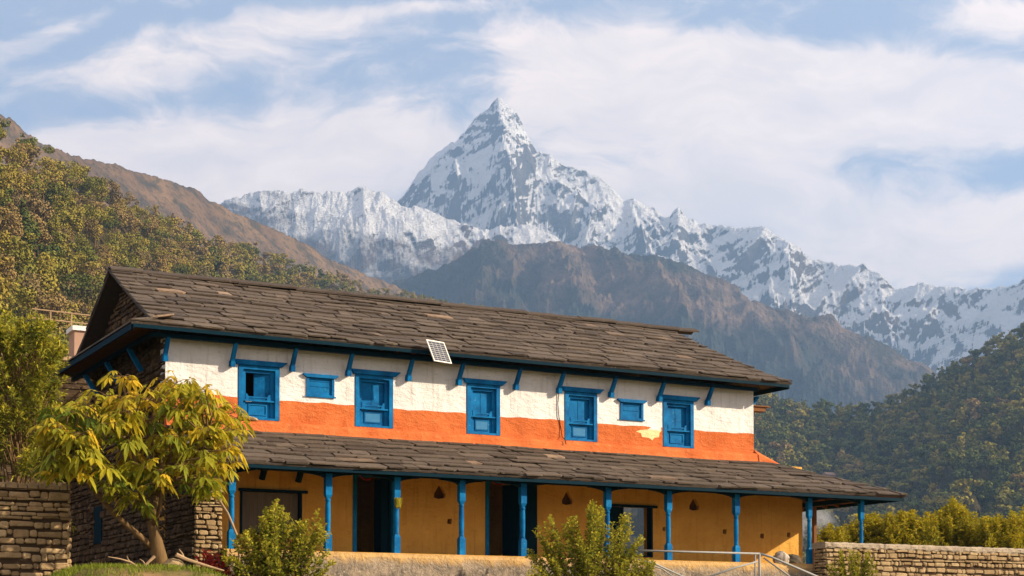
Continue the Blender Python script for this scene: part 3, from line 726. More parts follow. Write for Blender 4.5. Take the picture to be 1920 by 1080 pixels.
# verandah roof
vr = Slope(-DV, ZV, -.12, ZS, .022, 3.4)
xlV = lambda t: .02
xrV = interp([(0, 20.42), (vr.len, 17.45)])
mb = MB(); slates(mb, vr, 8, xlV, xrV, .30, .9, random.Random(31)); deck(mb, vr, xlV, xrV, .05)
mb.build('verandah_roof', M_slate, H)
# its right hand return
mb = MB(); n = 7
for k in range(n):
    f0, f1 = k/n, min((k+1.25)/n, 1); xo0, xo1 = 20.42-2.97*f0, 20.42-2.97*f1; z0, z1 = ZV+(ZS-ZV)*f0, ZV+(ZS-ZV)*f1
    y = -DV+2.78*f0
    while y < 4.2:
        w = rs.uniform(.5, 1.1); yb = min(y+w, 4.2)
        ya1 = max(y, -DV+2.78*f1)
        if yb-.01 > ya1: mb.hex([(xo0, y, z0+.01), (xo0, yb-.01, z0+.01), (xo1, yb-.01, z1-.03), (xo1, ya1, z1-.03), (xo0, y, z0+.055), (xo0, yb-.01, z0+.055), (xo1, yb-.01, z1+.012), (xo1, ya1, z1+.012)], rs.random())
        y = yb
mb.build('verandah_roof', M_slate, H)
mb = MB(); mb.add([(20.38, -DV+.05, ZV-.04), (20.38, 4.15, ZV-.04), (17.4, 4.15, ZS-.06), (17.4, -.1, ZS-.06)], [(0, 1, 2, 3)]); mb.add([(20.38, -DV+.05, ZV-.06), (20.38, 4.15, ZV-.06), (17.4, 4.15, ZS-.08), (17.4, -.1, ZS-.08)], [(3, 2, 1, 0)])
x = 0
for y in np.arange(-.1, 4.1, .55): mb.bar((20.3, y, ZV-.10), (17.4, y, ZS-.13), .06, .07)
mb.build('return_boarding', M_wood, H)
mb = MB(); x = .8
while x < 19.6:
    mb = MB(); mb.bar(vr.p(x, .06, -.09), vr.p(x, 2.75 if x < 17.4 else max(.4, (20.2-x)*.95), -.09), .06, .075); x += .5; mb.build('rafter', M_wood, H)
mb = MB(); mb.bar((.70, -DV+.05, ZV-.085), (20.36, -DV+.05, ZV-.105), .04, .09); mb.build('verandah_fascia', M_bluedk, H)
mb = MB(); mb.bar((20.34, -DV+.08, ZV-.09), (20.34, 4.1, ZV-.09), .04, .09); mb.build('verandah_fascia', M_bluedk, H)
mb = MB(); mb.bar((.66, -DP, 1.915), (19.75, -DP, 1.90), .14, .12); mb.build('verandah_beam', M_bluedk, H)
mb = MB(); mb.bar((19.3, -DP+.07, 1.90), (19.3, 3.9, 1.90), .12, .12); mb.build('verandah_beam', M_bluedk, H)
PX = [.88, 3.22, 4.97, 6.70, 8.40, 10.87, 12.73, 14.90, 17.36, 19.19]
rp = random.Random(3)
for x in PX:
    t = .078 if x < 17 else .066; o = MB(); y = -DP; h = .012
    o.box(x-t, x+t, y-t, y+t, h, .40)
    o.hex([(x-t, y-t, .40), (x+t, y-t, .40), (x+t, y+t, .40), (x-t, y+t, .40), (x-t*.6, y-t*.6, .47), (x+t*.6, y-t*.6, .47), (x+t*.6, y+t*.6, .47), (x-t*.6, y+t*.6, .47)])
    r0 = t*.80
    o.lathe((x, y, .46), [(r0*.8, 0), (r0*1.0, .03), (r0*.95, .06), (r0*1.04, .30), (r0*1.02, .62), (r0*.88, .72), (r0*1.1, .745), (r0*1.1, .77), (r0*.8, .79), (r0*.8, .82)], 14)
    o.hex([(x-t*.6, y-t*.6, 1.26), (x+t*.6, y-t*.6, 1.26), (x+t*.6, y+t*.6, 1.26), (x-t*.6, y+t*.6, 1.26), (x-t, y-t, 1.34), (x+t, y-t, 1.34), (x+t, y+t, 1.34), (x-t, y+t, 1.34)])
    o.box(x-t, x+t, y-t, y+t, 1.34, 1.84)
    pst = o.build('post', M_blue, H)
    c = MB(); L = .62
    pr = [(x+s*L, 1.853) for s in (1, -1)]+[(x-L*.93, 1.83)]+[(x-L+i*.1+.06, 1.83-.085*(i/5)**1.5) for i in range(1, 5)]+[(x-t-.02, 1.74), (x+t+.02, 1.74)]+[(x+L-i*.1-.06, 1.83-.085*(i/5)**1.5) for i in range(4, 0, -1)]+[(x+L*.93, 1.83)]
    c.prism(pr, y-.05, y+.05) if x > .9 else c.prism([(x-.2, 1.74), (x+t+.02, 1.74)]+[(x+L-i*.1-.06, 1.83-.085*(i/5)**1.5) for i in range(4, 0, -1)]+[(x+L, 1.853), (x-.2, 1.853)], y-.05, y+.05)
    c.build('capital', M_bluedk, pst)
mb = MB(); mb.bar((19.3, -.2, 0), (19.3, -.2, 1.85), .10, .10); mb.build('rear_post', M_wood, H)

# roof struts
for i, x in enumerate([-.04, 1.62, 3.16, 4.65, 6.31, 7.75, 9.44, 10.76, 12.40, 13.98, 15.61]):
    o = MB(); w = .055
    y0, y1 = (-.10, -.36)
    o.hex([(x-w, -.17, 4.57), (x+w, -.17, 4.57), (x+w, -.005, 4.60), (x-w, -.005, 4.60), (x-w, -.19, 4.70), (x+w, -.19, 4.70), (x+w, -.03, 4.74), (x-w, -.03, 4.74)])
    o.hex([(x-w*.8, -.165, 4.70), (x+w*.8, -.165, 4.70), (x+w*.8, -.05, 4.74), (x-w*.8, -.05, 4.74), (x-w*.8, -.42, 5.11), (x+w*.8, -.42, 5.11), (x+w*.8, -.31, 5.11), (x-w*.8, -.31, 5.11)])
    o.build('roof_strut', M_blue, H)
for y in (1.7, 3.95, 6.3):
    o = MB(); w = .055
    o.bar((-.12, y, 4.60), (-.46, y, 5.15), .10, .11); o.build('roof_strut', M_blue, H)

# upper windows
def big_window(a, b, openleft=False, plate=False):
    lw = .17
    f = MB(); zb, zt = ZB+.004, ZT-.12
    # outer jambs stand just proud of the wall, the right one is wide
    f.box(a+.01, a+.13, -.02, .20, zb, zt); f.box(b-.12, b-.01, -.02, .20, zb, zt); f.box(a+.13, b-.12, -.018, .20, zt-.10, zt)
    f.box(a+.13, b-.12, -.015, .20, zb, zb+.05)
    fr = f.build('window', M_blue, H, bevel=.004)
    g = MB()   # stepped inner frame
    g.box(a+.13, a+.21, .055, .20, zb+.05, zt-.10); g.box(b-.22, b-.12, .055, .20, zb+.05, zt-.10); g.box(a+.21, b-.22, .057, .20, zt-.17, zt-.10)
    g.box(a+.09, b-.08, .00, .054, 3.79, 3.83)
    # corner gussets at the foot of the opening
    g.prism([(a+.21, 3.83), (a+.30, 3.83), (a+.30, 3.90), (a+.25, 3.98), (a+.21, 3.98)], .045, .11)
    g.prism([(b-.31, 3.83), (b-.22, 3.83), (b-.22, 3.98), (b-.26, 3.98), (b-.31, 3.90)], .045, .11)
    g.build('frame', M_blue, fr, bevel=.003)
    l = MB()   # lintel: stepped board with splayed ends
    l.prism([(a-.05, ZT-.12), (b+.05, ZT-.12), (b+lw-.02, ZT-.03), (b+lw, ZT-.03), (b+lw, ZT+.0), (a-lw+.05, ZT+.0), (a-lw+.05, ZT-.03), (a-lw+.07, ZT-.03)], -.085, .0)
    l.build('lintel', M_blue, fr, bevel=.004)
    p_ = MB(); x0, x1 = a+.21, b-.22
    p_.box(x0, x1, .09, .12, zb+.05, 3.79)
    p_.build('lower_panel', M_blue, fr)
    e = MB(); m_ = .085
    z0, z1 = zb+.12, 3.73
    e.box(x0+m_, x1-m_, .070, .088, z0, z0+.025); e.box(x0+m_, x1-m_, .070, .088, z1-.025, z1); e.box(x0+m_, x0+m_+.025, .070, .088, z0+.025, z1-.025); e.box(x1-m_-.025, x1-m_, .070, .088, z0+.025, z1-.025)
    e.build('moulding', M_blue, fr)
    if plate:
        e = MB(); e.box(x0+m_+.03, x1-m_-.03, .075, .087, z0+.03, z1-.03); e.build('plate', M_panelblue, fr)
    xm = (x0+x1)/2
    s1 = MB()
    if openleft:
        s1.hex([(xm-.06, .19, 3.83), (x1, .10, 3.83), (x1, .13, 3.83), (xm-.06, .22, 3.83), (xm-.06, .19, zt-.17), (x1, .10, zt-.17), (x1, .13, zt-.17), (xm-.06, .22, zt-.17)])
        s1.build('shutter', M_blue, fr)
        s1 = MB(); s1.hex([(x0, .13, 3.83), (x0+.03, .13, 3.83), (x0+.03, .50, 3.83), (x0, .50, 3.83), (x0, .13, zt-.17), (x0+.03, .13, zt-.17), (x0+.03, .50, zt-.17), (x0, .50, zt-.17)]); s1.build('shutter', M_blue, fr)
    else:
        s1.box(x0, xm-.004, .13, .16, 3.83, zt-.17); s1.build('shutter', M_blue, fr)
        s1 = MB(); s1.box(xm+.004, x1, .13, .16, 3.83, zt-.17); s1.box(xm-.02, xm+.02, .122, .129, 3.83, zt-.17); s1.build('shutter', M_blue, fr)
    s1 = MB(); s1.bar((x0+.06, .065, 3.90), (x1-.02, .065, 3.90), .03, .035); s1.bar((x0+.10, .08, 3.86), (x1-.06, .08, 3.86), .02, .025); s1.build('latch_bar', M_blue, fr)
for i, (_, a, b) in enumerate(WIN): big_window(a, b, i == 0, i in (1, 3, 2))
for a, b in SW:
    f = MB(); f.box(a+.06, a+.13, -.03, .11, 4.0, 4.50); f.box(b-.13, b-.06, -.03, .11, 4.0, 4.50); f.box(a+.13, b-.13, -.03, .11, 4.0, 4.07)
    f.box(a+.02, b-.02, -.045, -.031, 4.0, 4.035)
    w_ = f.build('small_window', M_blue, H, bevel=.003)
    l = MB(); l.prism([(a+.05, 4.49), (b-.05, 4.49), (b-.01, 4.525), (b+.03, 4.535), (b+.03, 4.58), (a-.04, 4.58), (a-.04, 4.535), (a, 4.525)], -.075, .0); l.build('lintel', M_blue, w_, bevel=.003)
    s1 = MB(); s1.box(a+.13, b-.13, .01, .04, 4.07, 4.50); s1.box(a+.17, b-.17, -.002, .009, 4.27, 4.285); s1.box(a+.17, b-.17, -.002, .009, 4.40, 4.41); s1.build('shutter', M_blue, w_)

# doors and lower windows
def door(a, b, leaf_w, leaf2):
    f = MB(); f.box(a, a+.10, -.03, .30, .012, 2.19); f.box(b-.10, b, -.03, .30, .012, 2.19); f.box(a+.10, b-.10, -.028, .30, 2.09, 2.19); f.box(a+.10, b-.10, .02, .30, .012, .07)
    d = f.build('door', M_blue, H, bevel=.004)
    l = MB(); l.hex([(b-.14, .12, .07), (b-.10, .12, .07), (b-.30, .12+leaf_w, .07), (b-.34, .12+leaf_w, .07), (b-.14, .12, 2.08), (b-.10, .12, 2.08), (b-.30, .12+leaf_w, 2.08), (b-.34, .12+leaf_w, 2.08)]); l.build('door_leaf', M_bluedk, d)
    if leaf2: l = MB(); l.box(b-.34, b-.105, .16, .19, .07, 2.08); l.build('door_leaf', M_bluedk, d)
door(D1[0], D1[1], .5, True); door(D2[0], D2[1], .5, False)
mb = MB(); mb.box(D2[1]+.01, D2[1]+.36, -.05, -.012, .012, 2.10)
for k in range(4): mb.box(D2[1]+.03+k*.085, D2[1]+.095+k*.085, -.058, -.051, .02, 2.09)
mb.build('folded_door_leaf', M_bluedk, H)
def low_window(a, b, z0, z1, mid_):
    f = MB(); f.box(a, a+.06, -.02, .2, z0, z1); f.box(b-.06, b, -.02, .2, z0, z1); f.box(a-.04, b+.14, -.05, -.0, z1-.03, z1+.04); f.box(a+.06, b-.06, -.015, .2, z0, z0+.05)
    w_ = f.build('ground_window', M_bluedk, H)
    s1 = MB()
    if mid_:
        s1.box(a+.06, a+.48, .1, .14, z0+.05, z1-.03); s1.build('shutter', M_bluedk, w_)
        s1 = MB(); s1.box(a+.48, a+.54, .06, .2, z0+.05, z1-.03); s1.build('mullion', M_bluedk, w_)
    else:
        for k in range(7): s1.box(a+.065+k*.21, a+.27+k*.21, .10+.004*(k % 2), .13, z0+.05, z1-.03)
        s1.build('shutter_boards', M_greywood, w_)
low_window(*WL, False); low_window(*WR, True)
# small timber brackets inside the verandah
for (u, v, dx) in ((492, 888, .12), (560, 893, .18)):
    x, z = U(u, v, -.15); mb = MB(); mb.hex([(x-.04, -.22, z-.17), (x+.04, -.22, z-.17), (x+.04, 0, z-.12), (x-.04, 0, z-.12), (x-.05, -.45, z+.16), (x+.05, -.45, z+.16), (x+.05, -.25, z+.16), (x-.05, -.25, z+.16)]); mb.build('ceiling_bracket', M_bluedk, H)
# peeled plaster patch, purlin end under the right eave, thin down pipe
mb = MB(); px_, pz_ = U(1216, 812, 0)
poly = [(px_-.42, pz_+.02), (px_-.25, pz_-.02), (px_-.22, pz_-.12), (px_+.0, pz_-.13), (px_+.12, pz_-.20), (px_+.18, pz_-.12), (px_+.34, pz_-.10), (px_+.36, pz_+.03), (px_+.42, pz_+.08), (px_+.20, pz_+.13), (px_-.1, pz_+.09), (px_-.28, pz_+.07)]
mb.prism(poly, -.010, -.004); mb.build('peeled_patch', M_peel, H)
mb = MB(); mb.prism([(px_-.02, pz_+.1), (px_+.42, pz_+.09), (px_+.40, pz_+.19), (px_+.12, pz_+.2)], -.011, -.005); mb.build('peeled_patch', M_white, H)
mb = MB(); mb.box(17.30, 17.75, .05, .35, 4.56, 4.68); mb.box(17.28, 17.9, .0, .4, 4.685, 4.72); mb.build('projecting_beam', M_wood, H)
mb = MB(); mb.hex([(17.29, .12, 4.73), (17.39, .12, 4.73), (17.39, .3, 4.73), (17.29, .3, 4.73), (17.50, .12, 5.0), (17.60, .12, 5.0), (17.60, .3, 5.0), (17.50, .3, 5.0)]); mb.build('roof_strut', M_blue, H)
mb = MB(); mb.tube([(17.42, .3, 2.9), (17.42, .3, 4.56)], .022, 8); mb.build('down_pipe', M_wood, H)

# ------------------------------------------------------------------ things on the house
# solar panel hung at the eave
pan = empty('solar_panel', (6.7, -.86, 5.2), 'small white framed solar panel hanging at the upper eave', 'solar panel')
c4 = [(6.42, -.90, 5.50), (6.93, -.90, 5.485)]
P0 = Vector((6.40, -.95, 5.52)); P1 = Vector((6.93, -.88, 5.50)); dn = Vector((.18, -.10, -.55))
nn = (P1-P0).cross(dn).normalized(); 
def quadbox(mb, p, e1, e2, n, t): mb.hex([p, p+e2, p+e2+e1, p+e1, p+n*t, p+n*t+e2, p+n*t+e2+e1, p+n*t+e1])
mb = MB(); e1 = P1-P0; e2 = dn; nn = e1.cross(e2).normalized()
if nn.y > 0: nn = -nn
for a_, b_, c_, d_ in ((0, 1, 0, .05), (0, 1, .95, 1), (0, .05, .05, .95), (.95, 1, .05, .95)):
    quadbox(mb, P0+e1*a_+e2*c_, e1*(b_-a_), e2*(d_-c_), nn, .032)
mb.build('panel_frame', M_frame, pan)
me = bpy.data.meshes.new('cells'); vv = [P0+e1*.05+e2*.05+nn*.02, P0+e1*.05+e2*.95+nn*.02, P0+e1*.95+e2*.95+nn*.02, P0+e1*.95+e2*.05+nn*.02]
me.from_pydata([tuple(v) for v in vv]+[tuple(v-nn*.012) for v in vv], [], [(0, 1, 2, 3), (7, 6, 5, 4), (0, 4, 5, 1), (1, 5, 6, 2), (2, 6, 7, 3), (3, 7, 4, 0)])
uv = me.uv_layers.new(name='UVMap')
for li, c_ in zip(me.polygons[0].loop_indices, [(0, 1), (0, 0), (1, 0), (1, 1)]): uv.data[li].uv = c_
link('cells', me, M_cell, pan)
mb = MB(); mb.tube([P0+e1*.5+Vector((0, .03, 0)), (6.75, -.72, 5.30)], .014, 6); mb.build('bracket', M_frame, pan)

def rock(name, c, sx, sy, sz, m, r, label, cat, rot=0):
    bm = bmesh.new(); bmesh.ops.create_icosphere(bm, subdivisions=2, radius=1)
    for v in bm.verts:
        k = 1+r.uniform(-.14, .14); v.co = Vector((v.co.x*sx*k, v.co.y*sy*k, v.co.z*sz*k))
    bmesh.ops.rotate(bm, verts=bm.verts, matrix=Matrix.Rotation(rot, 3, 'Y'))
    lo = min(v.co.z for v in bm.verts); bmesh.ops.translate(bm, verts=bm.verts, vec=(c[0], c[1], c[2]-lo))
    me = bpy.data.meshes.new(name); bm.to_mesh(me); me.attributes.new('tone', 'FLOAT', 'FACE').data.foreach_set('value', [.75]*len(me.polygons))
    return tag(link(name, me, m), label, cat)
rr = random.Random(8)
rock('flat_stone', (2.03, -.10, 3.285), .27, .10, .055, M_stonelt, rr, 'flat brown stone lying on the orange ledge below the open window', 'stone', .12)
mb = MB(); x0, z0 = U(1046, 738, -.02); x1, z1 = U(1043, 822, -.25)
mb.tube([(x0+.02, -.03, 4.62), (x0, -.02, 4.3), (x0+.02, -.03, 4.0), (x0+.08, -.02, 3.7), (x0+.11, -.05, 3.42), (x0+.13, -.17, 3.33), (x0+.12, -.24, 3.20)], .011, 6)
tag(mb.build('cable', M_dark), 'thin black cable hanging down the white wall beside the fourth tall window', 'cable')
def garland(x0, x1, z, sag, label):
    mb = MB(); n = 16
    for i in range(n):
        t = (i+.5)/n; x = x0+(x1-x0)*t; zz = z-sag*4*t*(1-t); s_ = .022
        mb.lathe((x, -.06, zz-s_), [(.004, 0), (s_, s_*.7), (s_, s_*1.3), (.004, s_*2)], 6, rr.random())
    tag(mb.build('flower_garland', M_red), label, 'garland', 'garlands over the doors')
M_garl = M_red
garland(4.95, 5.42, 2.15, .16, 'red flower garland hanging over the doorway nearer the stone pillar')
garland(8.72, 9.18, 2.13, .09, 'red flower garland hanging over the doorway nearer the cable')
# straw bundle tied on a post
bun = MB()
for i in range(60):
    a = rr.uniform(0, 6.28); x = 4.97+.07*math.cos(a); y = -DP-.09+.03*math.sin(a)
    bun.hex([(x-.006, y-.006, 1.12+rr.uniform(-.06, .04)), (x+.006, y-.006, 1.12), (x+.006, y+.006, 1.12), (x-.006, y+.006, 1.12)]+[(x-.006+(q0 := rr.uniform(-.05, .05)), y-.006, 1.33), (x+.006+q0, y-.006, 1.33+rr.uniform(-.03, .04)), (x+.006+q0, y+.006, 1.33), (x-.006+q0, y+.006, 1.33)], rr.random())
tag(bun.build('straw_bundle', M_hedge), 'yellowed bundle of leaves tied to the blue post before the first doorway', 'bundle')
# hanging cloth
x0, z0 = U(1062, 905, -.3); mb = MB()
n = 6; vs = []
for i in range(n+1):
    for j in range(4): vs.append((x0-.14+.28*i/n, -.3+.02*math.sin(i*2.2+j), z0+.07-.045*j*(1 if i in (0, 1, 2) else .45)-.01*math.sin(i)))
mb.add(vs, [(i*4+j, i*4+j+1, i*4+j+5, i*4+j+4) for i in range(n) for j in range(3)])
cl = mb.build('hanging_cloth', M_white); md = cl.modifiers.new('s', 'SOLIDIFY'); md.thickness = .006
tag(cl, 'small pale cloth hung under the verandah ceiling right of the second doorway', 'cloth')
# sacks on the verandah floor
def sack(c, sx, sy, sz, m, label, seed):
    bm = bmesh.new(); bmesh.ops.create_uvsphere(bm, u_segments=24, v_segments=14, radius=1)
    A_ = np.array([v.co[:] for v in bm.verts]); nz_ = fbm(A_[:, 0]*1.6+A_[:, 2]*2, A_[:, 1]*1.6+seed, 4, seed)
    for v, k in zip(bm.verts, nz_):
        k = 1+k*.35; p = v.co; v.co = Vector((c[0]+p.x*sx*k, c[1]+p.y*sy*k, c[2]+max(p.z, -.75)*sz*k+sz*.75))
    me = bpy.data.meshes.new('sack'); bm.to_mesh(me); me.polygons.foreach_set('use_smooth', [True]*len(me.polygons))
    return tag(link('sack', me, m), label, 'sack')
M_sack = mat('woven_sack', lambda q, p: (q.mix(q.rng(q.noise(q.scalev(obj(q), (3, 3, 1)), 5, 4), .4, .6), (.50, .45, .40, 1), (.22, .19, .16, 1)), q.noise(obj(q), 15, 5)), .85, .2, (.6, .02))
M_sackd = mat('dark_sack', lambda q, p: (q.mix(q.noise(obj(q), 7, 4), (.05, .045, .035, 1), (.14, .12, .09, 1)), q.noise(obj(q), 15, 5)), .85, .2, (.6, .02))
sx_, _ = U(1464, 1045, -1.6); sack((sx_, -1.6, .012), .24, .2, .22, M_sack, 'pale woven sack lying at the right end of the verandah', 4)
sack((sx_+.47, -1.55, .012), .26, .2, .18, M_sackd, 'dark sack lying beside the pale sack on the verandah', 9)
# pole leaning on the stone cheek wall
mb = MB(); a = U(412, 922, -3.0); b = U(450, 1010, -3.3); mb.tube([(b[0], -3.3, -.5), (b[0]-.02, -3.25, b[1]), ((a[0]+b[0])/2, -3.0, (a[1]+b[1])/2+.05), (a[0], -2.62, a[1])], .028, 7)
tag(mb.build('wooden_pole', M_twig), 'crooked bare pole leaning against the lit stone pillar', 'pole')

# ------------------------------------------------------------------ yard walls, rails
def yard_wall(name, x0, x1, y, th, z0, z1, ch, lmin, lmax, label, cap, m, r, endright=False):
    w = empty(name, ((x0+x1)/2, y, z0), label, 'stone wall')
    zc = z1-(.16 if cap else .13)
    mb = MB(); mb.box(x0+.02, x1-.02, y+.02, y+th-.02, z0, zc+.01); mb.build('core', M_mortar, w)
    mb = MB(); stones(mb, (x0, y+.02, z0), (1, 0, 0), (0, -1, 0), x1-x0, zc-z0, ch, lmin, lmax, r)
    stones(mb, (x0+.02, y+th, z0), (0, -1, 0), (-1, 0, 0), th, zc-z0, ch, lmin, min(lmax, .35), r)
    stones(mb, (x1-.02, y, z0), (0, 1, 0), (1, 0, 0), th, zc-z0, ch, lmin, min(lmax, .35), r)
    mb.build('stonework', m, w)
    if cap:
        n = 90; vs = []; fs = []; pf = [(-.03, -.005), (-.055, .04), (-.05, .12), (-.02, .155), (th/2, .165), (th+.03, .15), (th+.04, .0)]
        for i in range(n+1):
            x = x0-.04+(x1-x0+.08)*i/n
            for k, (dy, dz) in enumerate(pf): j = .014*math.sin(i*1.9+k*2)+.012*math.sin(i*.6+k); vs.append((x, y+dy+j*.5, zc+dz+j*.6))
        for i in range(n):
            for k in range(7): a = i*7+k; b = i*7+(k+1) % 7; fs.append((a, a+7, b+7, b))
        fs += [tuple(range(7)), tuple(range(n*7, n*7+7))[::-1]]
        mb = MB(); mb.add(vs, fs); mb.build('coping', M_coping, w)
    else:
        mb = MB(); x = x0
        while x < x1:
            l = r.uniform(.16, .30); b = min(x+l-.01, x1); t = r.uniform(.11, .15); a_ = r.uniform(-.03, .03)
            mb.hex([(x, y-.02, zc), (b, y-.02, zc), (b, y+th, zc), (x, y+th, zc), (x+.02, y, zc+t+a_*.3), (b-.02, y, zc+t-a_*.3), (b-.02, y+th-.02, zc+t-a_*.3), (x+.02, y+th-.02, zc+t+a_*.3)], r.random()); x += l
        mb.build('cap_stones', M_stonelt, w, bevel=.02)
yard_wall('garden_wall', 17.28, 25.6, -3.2, .5, -1.25, .585, .10, .16, .46, 'low dry stone wall with plastered coping beside the right end of the house', True, M_stonelt, random.Random(41))
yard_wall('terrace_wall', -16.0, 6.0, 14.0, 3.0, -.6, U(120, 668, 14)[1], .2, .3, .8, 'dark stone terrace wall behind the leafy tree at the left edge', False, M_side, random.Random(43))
yard_wall('garden_wall', -7.0, -2.87, -3.0, .5, -1.1, 1.27, .125, .22, .55, 'tall dry stone wall in half shade left of the broad leaved tree', False, M_stone, random.Random(42))
# stair railing of galvanised pipe
rl = empty('stair_railing', (14.1, -4.5, -.5), 'galvanised pipe railing at the steps before the verandah', 'railing')
yR = -4.5
def rp_(u, v, y=yR): a, b = U(u, v, y); return (a, y, b)
def pipe(name, pts, r_): o = MB(); o.tube(pts, r_, 8); return o.build(name, M_metal, rl, smooth=True)
pipe('top_rail', [rp_(1196, 1032), rp_(1300, 1035), rp_(1424, 1038)], .026)
pipe('handrail', [rp_(1424, 1038), rp_(1445, 1044), (rp_(1510, 1085)[0], yR-.6, rp_(1510, 1085)[2])], .032)
a_ = rp_(1424, 1038); pipe('rail_post', [(a_[0], yR, -1.1), (a_[0], yR, a_[2])], .034)
pipe('rail_post', [(a_[0]-.12, yR+.02, -1.1), (a_[0]-.12, yR+.02, a_[2]-.01)], .022)
pipe('lower_rail', [rp_(1432, 1046), (rp_(1462, 1085)[0], yR-.5, rp_(1462, 1085)[2])], .022)
pipe('lower_rail', [rp_(1420, 1053), rp_(1380, 1064), rp_(1310, 1088)], .024)
pipe('lower_rail', [rp_(1186, 1046), rp_(1230, 1058), rp_(1300, 1090)], .024)
pipe('lower_rail', [rp_(1190, 1052), rp_(1240, 1066), rp_(1275, 1090)], .018)
# terrace railing and planter behind the house on the left
tr_ = empty('terrace_railing', (-3.5, 16, 3), 'thin pipe railing behind the leafy tree left of the roof', 'railing')
def q3(u, v, y=16): a, b = U(u, v, y); return (a, y, b)
for v0, v1 in ((582, 592), (599, 608)):
    o = MB(); o.tube([q3(60, v0-3), q3(200, v1+3)], .022, 6); o.build('rail', M_twig, tr_)
for u in (95, 134, 175):
    a = q3(u, 580+(u-60)*.07); o = MB(); o.tube([(a[0], 16, -1), a], .022, 6); o.build('rail_post', M_twig, tr_)
a = q3(127, 622); b = q3(150, 640)
mb = MB(); mb.box(a[0], b[0]+.5, 15.0, 15.8, 4.6, a[2]-.12); pm = mat('pink_plaster', lambda q, p: q.mix(q.noise(obj(q), 3, 4), (.40, .26, .19, 1), (.30, .19, .14, 1)), .9, .1)
tt_ = empty('terrace_pier', (a[0], 15.4, -.6), 'pale pink plastered pier with a white cap below the terrace railing', 'pier')
mb.build('pier_body', pm, tt_); mb = MB(); mb.box(a[0]-.08, b[0]+.58, 14.92, 15.88, a[2]-.12, a[2]+.03); mb.build('pier_cap', M_white, tt_)
# ------------------------------------------------------------------ vegetation
G = np.random.default_rng(7)
def crown_faces(rng, n, size, shape):
    """leaf clumps: n quads spread through lobes of the crown"""
    if shape == 0:   C = [(rng.normal(0, 1.5), rng.normal(0, 1.5), rng.uniform(4, 9.5), rng.uniform(1.5, 2.6)) for _ in range(11)]
    elif shape == 1: C = [(rng.normal(0, .9), rng.normal(0, .9), 3.2+k*.85, max(.7, 2.3-abs(k-3)*.25)*rng.uniform(.7, 1.1)) for k in range(10)]
    else:            C = [(rng.normal(0, 2.3), rng.normal(0, 2.3), rng.uniform(7.0, 9.2), rng.uniform(1.1, 1.9)) for _ in range(10)]+[(rng.normal(0, 1.6), rng.normal(0, 1.6), rng.uniform(4, 6.6), 1.1) for _ in range(4)]
    C = np.array(C); w = C[:, 3]**2; k = rng.choice(len(C), n, p=w/w.sum())
    d = rng.normal(size=(n, 3)); d /= np.linalg.norm(d, axis=1)[:, None]
    rad = C[k, 3]*(.55+.5*rng.random(n)**.5)
    P = C[k, :3]+d*rad[:, None]*np.array([1, 1, .62 if shape != 1 else .8])
    nn = d+rng.normal(0, .45, (n, 3)); nn[:, 2] += .35; nn /= np.linalg.norm(nn, axis=1)[:, None]
    a = np.cross(nn, rng.normal(size=(n, 3))); a /= np.linalg.norm(a, axis=1)[:, None]; b = np.cross(nn, a)
    s_ = size*(.6+.8*rng.random(n))[:, None]
    Q = np.stack([P-a*s_*.5-b*s_*.1, P+b*s_*.5-a*s_*.1, P+a*s_*.5+b*s_*.12, P-b*s_*.5+a*s_*.1], 1)
    return Q, k
def trunk_mb(rng, shape):
    mb = MB(); top = 7.0 if shape != 1 else 9
    lean = rng.uniform(-.5, .5, 2); mb.tube([(0, 0, -2.5), (lean[0]*.3, lean[1]*.3, 2), (lean[0], lean[1], 4.5), (lean[0]*1.2, lean[1]*1.2, top)], [.26, .2, .14, .05], 6)
    for k in range(5):
        a = rng.uniform(0, 6.28); z = rng.uniform(3, 6); mb.tube([(lean[0]*z/5, lean[1]*z/5, z), (1.3*math.cos(a), 1.3*math.sin(a), z+1.2), (2.3*math.cos(a), 2.3*math.sin(a), z+2.3)], [.1, .07, .02], 5)
    return mb
VAR = []
for i in range(9):
    sh = i % 3; Q, k = crown_faces(G, [1700, 1500, 1000][sh], .43, sh)
    me_o = np_mesh('crown', Q.reshape(-1, 3), np.arange(len(Q)*4).reshape(-1, 4), M_forest, tone=(G.normal(0, .02, len(Q))+G.normal(0, .035, 30)[k]).clip(-.12, .12)+0.0)
    tm = trunk_mb(G, sh).build('trunk', M_bark)
    VAR.append((me_o.data, tm.data)); bpy.data.objects.remove(me_o); bpy.data.objects.remove(tm)
roofv = lambda u: np.interp(u, [-100, 95, 207, 1262, 1395, 1400], [1080, 700, 505, 615, 680, 2000])
def tree_spots(L, n, umin, umax, tmin, tmax, gap, seed):
    rg = np.random.default_rng(seed); u = rg.uniform(umin, umax, n); t = rg.uniform(tmin, tmax, n)
    X, Y, Z = L.sample(u, t); seen = {}; out = []
    for x, y, z, uu in zip(X, Y, Z, u):
        d = math.hypot(x-CAM.x, y-CAM.y); g = gap*(1 if d < 900 else 1.15); key = (int(x//g), int(y//g))
        if any((key[0]+a, key[1]+b) in seen and math.hypot(seen[(key[0]+a, key[1]+b)][0]-x, seen[(key[0]+a, key[1]+b)][1]-y) < g for a in (-1, 0, 1) for b in (-1, 0, 1)): continue
        pu, pv, dd = px(x, y, z+8)
        if pu < -60 or pu > 1980 or pv > roofv(pu)+60 or pv > 1120: continue
        seen[key] = (x, y); out.append((d, x, y, z, pu, pv))
    return sorted(out)
